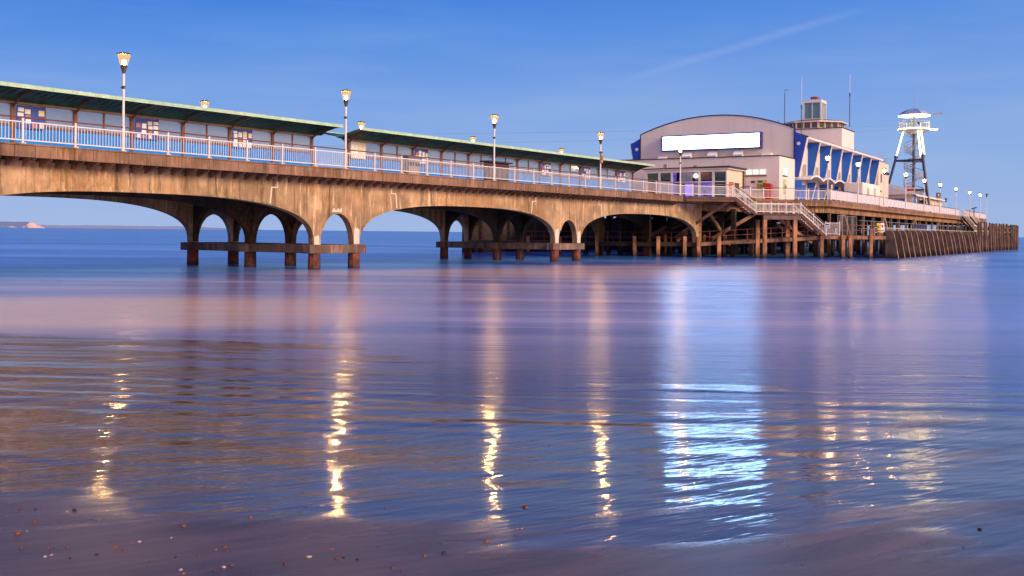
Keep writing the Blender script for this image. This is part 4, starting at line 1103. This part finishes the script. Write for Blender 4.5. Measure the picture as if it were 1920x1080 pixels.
# white containers in front of the fins
ct = empty('container', H(9.6, 2.2, ZD), HZ, 'white plant container standing in front of the blue fins', 'container')
m_ = MB(); m_.box(0, 9.6, -1.0, 1.2, 0, 2.75); m_.build('container_body', M_CREAM2, ct, bevel=.04)
m_ = MB(); m_.box(-.02, -.002, -.9, 1.1, .1, 2.6); m_.build('end_doors', M_WHITE, ct)
m_ = MB(); m_.box(2.2, 3.4, -1.03, -1.004, .9, 2.2); m_.box(6.0, 6.9, -1.03, -1.004, .4, 2.3); m_.build('side_hatch', paint('hatch_grey', (.45, .40, .38), .6), ct)
fg = empty('flag_display', H(-2.5, 1.6, ZD), HZ, 'dark blue and white banner stand by the first lamp of the pier head', 'banner')
m_ = MB(); m_.tube((0,0,0), (0,0,2.1), .03); m_.build('pole', M_GREY, fg)
m_ = MB(); m_.box(-.3, .3, -.02, .02, 1.0, 2.0); m_.build('banner_cloth', M_NAVY, fg)
m_ = MB(); m_.box(-.95, -.45, -.02, .02, .3, 1.9); m_.build('side_banner', M_WHITE, fg)
# low pavilion at the seaward side
pv = empty('pavilion', H(50, 2.8, ZD), HZ, 'low cream pavilion with a pale hipped roof and blue doors', 'building')
m_ = MB(); m_.box(0, 27, 0, 12, 0, 2.75); m_.build('walls', M_CREAM, pv)
m_ = MB(); a = [(-.5,-.5),(27.5,-.5),(27.5,12.5),(-.5,12.5)]; b = [(6,6),(21,6)]
m_.add([(x_,y_,2.76) for x_,y_ in a]+[(x_,y_,5.0) for x_,y_ in b], [(0,1,5,4),(1,2,5),(2,3,4,5),(3,0,4),(3,2,1,0)]); m_.build('roof', paint('pale_canvas', (.52, .47, .50), .7), pv)
m_ = MB(); m_.box(-.06, -.004, 1.2, 3.8, .1, 2.2); m_.box(.3, 2.4, -.06, -.004, .1, 2.3); m_.build('door', M_BLUE, pv)
for k in range(6):
    m_ = MB(); m_.box(3.2+k*3.9, 5.4+k*3.9, -.06, -.004, 1.1, 2.3); m_.build('window', paint('yellow_window', (.60, .48, .30), .5) if k > 1 else M_BGLASS, pv)
m_ = MB(); m_.box(-.6, 27.6, -.62, -.52, 2.55, 2.76); m_.build('eaves', M_WHITE, pv)
rs = empty('shop_sign', H(49.2, 2.6, ZD+3.0), HZ, 'small white board with red stripes at the pavilion corner', 'sign')
m_ = MB(); m_.box(-.05, .05, -.2, 1.0, 0, .8); m_.build('board', M_WHITE, rs)
m_ = MB(); m_.box(-.065, -.052, -.1, .9, .3, .62); m_.build('stripe', M_RED, rs)
for k, (ss, ww) in enumerate(((62, 1.5), (63.6, 1.4))):
    bk = empty('cafe_chairs', H(ss-12, ww, ZD), HZ, ['dark stacked cafe chairs by the pavilion, left stack', 'dark stacked cafe chairs by the pavilion, right stack'][k], 'chairs', 'stacked chairs by the pavilion')
    m_ = MB()
    for x_ in (-.35, .35):
        for y_ in (-.3, .3): m_.tube((x_, y_, 0), (x_*.8, y_*.8, .9), .03)
    m_.build('legs', M_DARK, bk)
    m_ = MB()
    for j in range(4): m_.box(-.36, .36, -.32, .32, .55+j*.12, .60+j*.12)
    m_.build('seats', M_DARK, bk)
    m_ = MB(); m_.beam((-.36, 0, 1.0), (-.5, 0, 1.9), .6, .06); m_.build('backrest', M_DARK, bk)

# head lamps
hl = [(1551, 105.8, 'lit lamp at the landward corner of the pier head before the first blue fins'), (1608, 114.6, 'lit lamp in front of the white container'),
      (1657, 125.0, 'lit lamp against the cream end wall of the hall'), (1697.5, 132.5, 'lit lamp just left of the foot of the spiral stair'),
      (1732.5, 146.5, 'lit lamp touching the right leg of the tower'), (1762, 157.5, 'lit lamp carrying a square black sign'),
      (1791.5, 171, 'lit lamp at the head of the dark side stairs'), (1817.5, 183, 'lit lamp beside the deck telescope'), (1837, 194, 'last lit lamp before the end of the pier')]
def make_head_lamp():
    root = empty('lamp_post')
    m_ = MB(); m_.lathe([(.08, 0), (.08, 1.1), (.06, 1.15), (.055, 3.85)], 10); m_.build('pole', M_WHITE, root)
    m_ = MB(); m_.lathe([(.06, 3.80), (.16, 4.02), (.15, 4.05)], 12); m_.build('lamp_cone', M_DARK, root)
    m_ = MB(); m_.lathe([(.15, 4.055), (.29, 4.30), (.27, 4.52)], 14); g = m_.build('lamp_glass', M_LAMPW, root)
    m_ = MB(); m_.lathe([(.04, 4.12), (.10, 4.2), (.10, 4.34), (.05, 4.42)], 12); m_.build('bulb', M_LAMPD, g, smooth=True)
    m_ = MB(); m_.lathe([(.30, 4.525), (.25, 4.60), (.08, 4.66)], 14); m_.build('lamp_cap', M_DARK, root)
    return root
hl0 = make_head_lamp()
for i, (u, Y, lb) in enumerate(hl):
    o = hl0 if i == 0 else copy_tree(hl0)
    p = atu(u, Y); o.location = (p.x, p.y, ZD); tag(o, lb, 'street lamp', GH)
def dark_post(u, Y, h, label):
    r_ = empty('camera_post', (*atu(u, Y).xy, ZD), 0, label, 'post')
    m_ = MB(); m_.tube((0,0,0), (0,0,h-.7), .06); m_.build('pole', M_WHITE, r_)
    m_ = MB(); m_.lathe([(.05, h-.7), (.13, h-.5), (.10, h-.25), (.25, h-.1), (.22, h)], 10); m_.build('post_head', M_DARK, r_)
dark_post(1773, 176, 2.9, 'short unlit post with a dark head between two lit lamps'); dark_post(1849.5, 203, 4.9, 'unlit white post with dark fittings at the very end of the deck')
sq = empty('hanging_sign', (*atu(1758.7, 157).xy, ZD+2.25), HZ-R(35), 'square black sign with a pale diamond hung on a lamp pole', 'sign')
m_ = MB(); m_.box(-.42, .42, -.04, .04, 0, .80); m_.build('board', M_DARK, sq)
m_ = MB(); m_.add([(0, -.05, .28), (.19, -.05, .46), (0, -.05, .64), (-.19, -.05, .46)], [(0,1,2,3)]); m_.box(-.3, .3, -.052, -.045, .12, .16); m_.build('emblem', paint('pale_gold', (.7, .6, .4), .5), sq)
tl_ = empty('telescope', (*atu(1826, 188).xy, ZD), 0, 'blue coin telescope above the railing near the end of the pier', 'telescope')
m_ = MB(); m_.tube((0,0,0), (0,0,1.4), .08); m_.build('stand', M_NAVY, tl_)
m_ = MB(); m_.tube((-.45, 0, 1.45), (.45, 0, 1.75), .13, 10, .10); m_.build('barrel', M_NAVY, tl_)

# ------------------------------------------------------------------ zip tower
TY = 170; TC = atu(1712, TY); tow = empty('zip_tower', (TC.x, TC.y, ZD), R(-12), 'tall three legged steel tower with spiral stair and lit umbrella dome', 'tower')
rz_ = -R(-12)
def pol(r, a, z): a = a+math.atan2(TC.x, TC.y)*-1+R(12); return (r*math.cos(a), r*math.sin(a), z)
def legR(z): return 1.75+(13.6-z)*.245
for i, a in enumerate((math.pi, math.pi/3, -math.pi/3)):
    m_ = MB(); m_.tube(pol(legR(0), a, 0), pol(legR(9.4), a, 9.4), .20, 12); m_.lathe([(.01, 9.3), (.30, 9.3), (.30, 9.75), (.01, 9.75)], 10, pol(legR(9.5), a, 0)[:2]); lg = m_.build('leg', M_STEEL, tow)
    for da in (-.11, .11):
        m_ = MB(); m_.tube(pol(legR(9.7), a+da, 9.72), pol(legR(13.7), a+da*1.6, 13.7), .10, 8); m_.build('lit_strut', M_LEDS, lg)
an = (math.pi, math.pi/3, -math.pi/3)
for z_, r_ in ((8.9, .17), (3.9, .17)):
    m_ = MB()
    for i in range(3): m_.tube(pol(legR(z_), an[i], z_), pol(legR(z_), an[(i+1) % 3], z_), r_, 10)
    m_.build('ring_beam', M_STEEL, tow)
m_ = MB(); m_.tube((0,0,0), (0,0,16.2), .24, 12); m_.build('column', M_STEEL, tow)
m_ = MB(); n = 66
for i in range(n):
    z_ = .3+i*.197; a = i*.42
    p = Vector((.2*math.cos(a), .2*math.sin(a), z_)); q = Vector((1.5*math.cos(a), 1.5*math.sin(a), z_)); m_.beam(p, q, .46, .07)
m_.build('spiral_steps', M_GALV, tow)
m_ = MB(); pts = [(1.53*math.cos(i*.42), 1.53*math.sin(i*.42), 1.3+i*.197) for i in range(n)]; m_.path(pts, .05, 6); pts2 = [(x_, y_, z_-.55) for x_, y_, z_ in pts]; m_.path(pts2, .022, 5)
for x_, y_, z_ in pts: m_.tube((x_, y_, z_-1.0), (x_, y_, z_), .032, 5)
m_.build('spiral_rail', M_GALV, tow)
m_ = MB(); m_.lathe([(.5, 13.25), (1.1, 13.35), (2.5, 13.95), (2.5, 14.05)], 28); m_.build('platform_cone', paint('cone_white', (.75, .70, .62), .4), tow)
m_ = MB(); m_.lathe([(2.52, 13.99), (2.62, 14.0), (2.62, 14.09), (2.52, 14.10)], 32); m_.box(2.3, 3.6, -.5, .5, 13.96, 14.13); m_.build('platform_light', M_LED, tow)
m_ = MB()
for i in range(26):
    a = 2*math.pi*i/26; m_.tube((2.4*math.cos(a), 2.4*math.sin(a), 14.15), (2.4*math.cos(a), 2.4*math.sin(a), 15.35), .022 if i % 4 else .05, 5)
for z_ in (14.3, 15.35): m_.path([(2.4*math.cos(2*math.pi*i/26), 2.4*math.sin(2*math.pi*i/26), z_) for i in range(27)], .03, 5)
m_.build('platform_rail', M_GALV, tow)
m_ = MB()
for a in (0, 2.1, 4.2): m_.tube((1.7*math.cos(a), 1.7*math.sin(a), 14.1), (1.1*math.cos(a), 1.1*math.sin(a), 16.3), .09)
m_.build('canopy_strut', M_STEEL, tow)
m_ = MB(); m_.tube((.25, -2.42, 14.85), (.25, -2.50, 14.85), .22, 14); m_.build('roundel', M_NAVY, tow)
m_ = MB(); m_.lathe([(2.45, 16.36), (2.3, 16.6), (1.85, 16.98), (1.2, 17.32), (.5, 17.5), (.05, 17.54)], 10)
dm = m_.build('dome', [paint('dome_silver', (.62, .66, .74), .25, .05, metal=.3), paint('dome_blue', (.18, .28, .58), .3)], tow)
for i, p in enumerate(dm.data.polygons): p.material_index = (i % 10) % 2
m_ = MB(); m_.lathe([(2.25, 16.26), (2.5, 16.27), (2.5, 16.34), (2.25, 16.35)], 28); m_.build('dome_light', M_LED, tow)
m_ = MB(); m_.beam((1.5, 0, 16.55), (4.3, -.3, 16.65), .16, .16); m_.beam((3.0, -.15, 16.4), (4.2, -.3, 16.55), .10, .10); m_.build('boom', M_GREY, tow)
m_ = MB(); m_.tube((0,0,17.5), (0,0,20), .02); m_.build('spike', M_GREY, tow)
# zip wires
for k, (dz_, lb) in enumerate(((0, 'upper thin zip wire sagging from the tower towards the beach'), (-.7, 'lower thin zip wire sagging from the tower towards the beach'))):
    a = Vector((TC.x-1.5, TC.y-1, 20.6+dz_)); b = Vector((-95, 20, 3.0+dz_)); pts = []
    for i in range(25):
        f = i/24; p = a.lerp(b, f); p.z -= 5.2*f*(1-f)*(.5+.25*k); pts.append(p-a)
    m_ = MB(); m_.path(pts, .008, 4); o = m_.build('zip_wire', M_DARK, None); o.location = a; tag(o, lb, 'cable')

# warning signs on the lower walkway
ws = empty('warning_sign', H(-6.5, -4.25, ZW+.62), HZ-R(25), 'yellow and white warning sign on the lower walkway rail', 'sign')
m_ = MB(); m_.box(-.62, -.02, -.03, 0, 0, .9); l_ = m_.build('yellow_half', M_YEL, ws)
m_ = MB(); m_.box(.02, .62, -.03, 0, 0, .9); m_.build('white_half', M_WHITE, ws)
m_ = MB(); m_.add([(-.48, -.034, .38), (-.16, -.034, .38), (-.32, -.034, .66)], [(0,1,2)]); m_.box(-.5, -.14, -.036, -.031, .12, .2); m_.build('hazard_mark', M_DARK, ws)
m_ = MB(); m_.lathe([(.01, 0), (.16, 0), (.16, .004), (.01, .004)], 16); pr_ = m_.build('prohibition_mark', M_RED, ws); pr_.rotation_euler = (R(90), 0, 0); pr_.location = (.3, -.032, .58)
m_ = MB(); m_.box(.12, .5, -.036, -.031, .12, .2); m_.build('red_line', M_RED, ws)
ws2 = empty('notice', (30.95, 100.6, ZW+.9), 0, 'small pale notice on the gate at the foot of the stairs', 'sign')
m_ = MB(); m_.box(-.25, .25, -.02, .02, 0, .5); m_.build('plate', paint('pale_notice', (.55, .58, .68), .5), ws2)
m_ = MB(); m_.box(-.2, .2, -.026, -.022, .3, .42); m_.box(-.2, .2, -.026, -.022, .08, .12); m_.box(-.2, .2, -.026, -.022, .18, .22); m_.build('text_lines', M_NAVY, ws2)
ga = empty('gate', (30.9, 101.0, ZW+.2), R(12), 'white barred gate at the foot of the lower stairs', 'gate')
m_ = MB(); m_.box(0, .06, -.03, .03, 0, 1.4); m_.box(1.5, 1.56, -.03, .03, 0, 1.4); m_.box(.06, 1.5, -.02, .02, .12, .17); m_.box(.06, 1.5, -.02, .02, 1.2, 1.25); m_.build('gate_frame', M_WHITE, ga)
m_ = MB()
for i in range(1, 10): m_.box(.06+i*.144-.013, .06+i*.144+.013, -.012, .012, .175, 1.195)
m_.build('gate_bars', M_WHITE, ga)

# ------------------------------------------------------------------ pebbles (placed by where they lie on the sand)
def pebble_mat(nm, col):
    t = NT(nm); n1 = t.noise(40, t.coord(), 5, .7); t.set(Base_Color=t.mix(n1, tuple(c*.45 for c in col), col), Roughness=.28); MATS[nm] = t.m; return t.m
PM = {'orange': pebble_mat('orange_pebble', (.36, .10, .035)), 'brown': pebble_mat('brown_pebble', (.22, .085, .04)), 'dark': pebble_mat('dark_pebble', (.04, .035, .035)),
      'cream': pebble_mat('cream_shell', (.62, .45, .33)), 'white': pebble_mat('white_shell', (.72, .66, .62))}
def peb_mesh(seed):
    bm = bmesh.new(); bmesh.ops.create_icosphere(bm, subdivisions=3, radius=1); rnd = random.Random(seed); o = Vector((rnd.random()*9, rnd.random()*9, seed))
    ax = (1, rnd.uniform(.6, .9), rnd.uniform(.42, .7))
    for v in bm.verts:
        k = 1+.38*noise.noise(v.co*.9+o)+.12*noise.noise(v.co*2.3+o); v.co = Vector((v.co.x*ax[0]*k, v.co.y*ax[1]*k, v.co.z*ax[2]*k))
    me = bpy.data.meshes.new('pebble'); bm.to_mesh(me); bm.free()
    for p in me.polygons: p.use_smooth = True
    return me
pms = {}
def ground(u, v):
    dx = (u-960)/1920; dz = -(v-435.5-(u-960)*.0098)/1920; Y = 8.0
    for _ in range(60):
        z = sand_z(dx*Y, Y); Y2 = (z-2.3)/dz; Y = Y+(Y2-Y)*.5
    return Vector((dx*Y, Y, max(sand_z(dx*Y, Y), 0)))
peb = [(38,1001,9,'orange'),(70,979,6,'brown'),(42,954,5,'brown'),(72,955,4,'dark'),(145,957,7,'dark'),(131,960,4,'cream'),(56,996,3,'white'),(56,1013,4,'brown'),(45,1029,6,'brown'),(97,1028,5,'orange'),(108,1028,3,'dark'),
 (131,1026,5,'orange'),(90,1044,5,'white'),(102,1041,6,'cream'),(137,1047,5,'dark'),(187,1040,5,'dark'),(222,1027,6,'orange'),(238,1033,6,'brown'),(252,1016,5,'orange'),(267,1016,5,'white'),(212,1017,4,'brown'),
 (288,1052,5,'brown'),(261,1071,4,'brown'),(335,1045,5,'dark'),(345,1069,7,'cream'),(351,1076,6,'orange'),(327,1009,3,'white'),(349,987,7,'orange'),(475,970,6,'orange'),(378,1043,5,'brown'),(411,1031,5,'orange'),(426,1027,7,'brown'),(432,1035,5,'brown'),
 (382,1073,4,'brown'),(408,1071,5,'brown'),(425,1064,7,'cream'),(440,1061,7,'brown'),(480,1076,4,'brown'),(541,1058,8,'brown'),(585,1045,9,'cream'),(626,1030,6,'orange'),(637,1048,5,'orange'),(650,1046,5,'dark'),(676,1049,6,'dark'),
 (715,1026,4,'brown'),(802,1043,6,'brown'),(838,1037,6,'dark'),(918,1016,9,'brown'),(983,991,7,'brown'),(950,953,5,'brown'),(990,952,8,'brown'),(742,1066,6,'brown'),(759,1070,5,'brown'),(1126,1041,6,'orange'),(1038,1034,3,'brown'),(728,952,4,'brown'),(924,897,4,'brown'),(1843,993,7,'dark'),(1812,1027,3,'dark'),
 (1034,836,3,'brown'),(655,774,2,'brown'),(226,760,3,'dark'),(579,951,3,'dark'),(480,936,3,'brown')]
for i, (u, v, s_, c_) in enumerate(peb):
    if (i*7 % 5, c_) not in pms:
        me = peb_mesh(i*7 % 5+3); me.materials.append(PM[c_]); pms[(i*7 % 5, c_)] = me
    p = ground(u, v); o = bpy.data.objects.new('pebble', pms[(i*7 % 5, c_)]); COL.objects.link(o)
    r_ = s_*p.y/1920*.74; o.location = (p.x, p.y, p.z+r_*.10); o.scale = (r_, r_, r_); o.rotation_euler = (random.uniform(-.2, .2), random.uniform(-.2, .2), random.uniform(0, 6.28))
    lb = {'orange': 'small glossy orange pebble lying on the wet sand', 'brown': 'small brown pebble lying on the wet sand', 'dark': 'small dark stone lying on the wet sand', 'cream': 'small cream coloured shell lying on the wet sand', 'white': 'tiny white shell lying on the wet sand'}[c_]
    sp_ = {(38,1001): 'rounded orange pebble nearest the left edge of the wet sand', (145,957): 'black stone left of the leftmost lamp reflection', (349,987): 'orange pebble alone below the left shelter reflection', (475,970): 'orange pebble alone in blue wet sand left of the second lamp reflection',
           (585,1045): 'cream mottled shell below the second lamp reflection', (918,1016): 'flat brown pebble below the third lamp reflection', (990,952): 'flat brown pebble right of the third lamp reflection', (1843,993): 'dark angular stone alone on the right side of the beach', (1126,1041): 'orange pebble alone at the bottom middle of the beach'}
    if (u, v) in sp_: tag(o, sp_[(u, v)], 'pebble')
    else: tag(o, lb, 'pebble', c_+' pebbles and shells scattered on the wet sand')
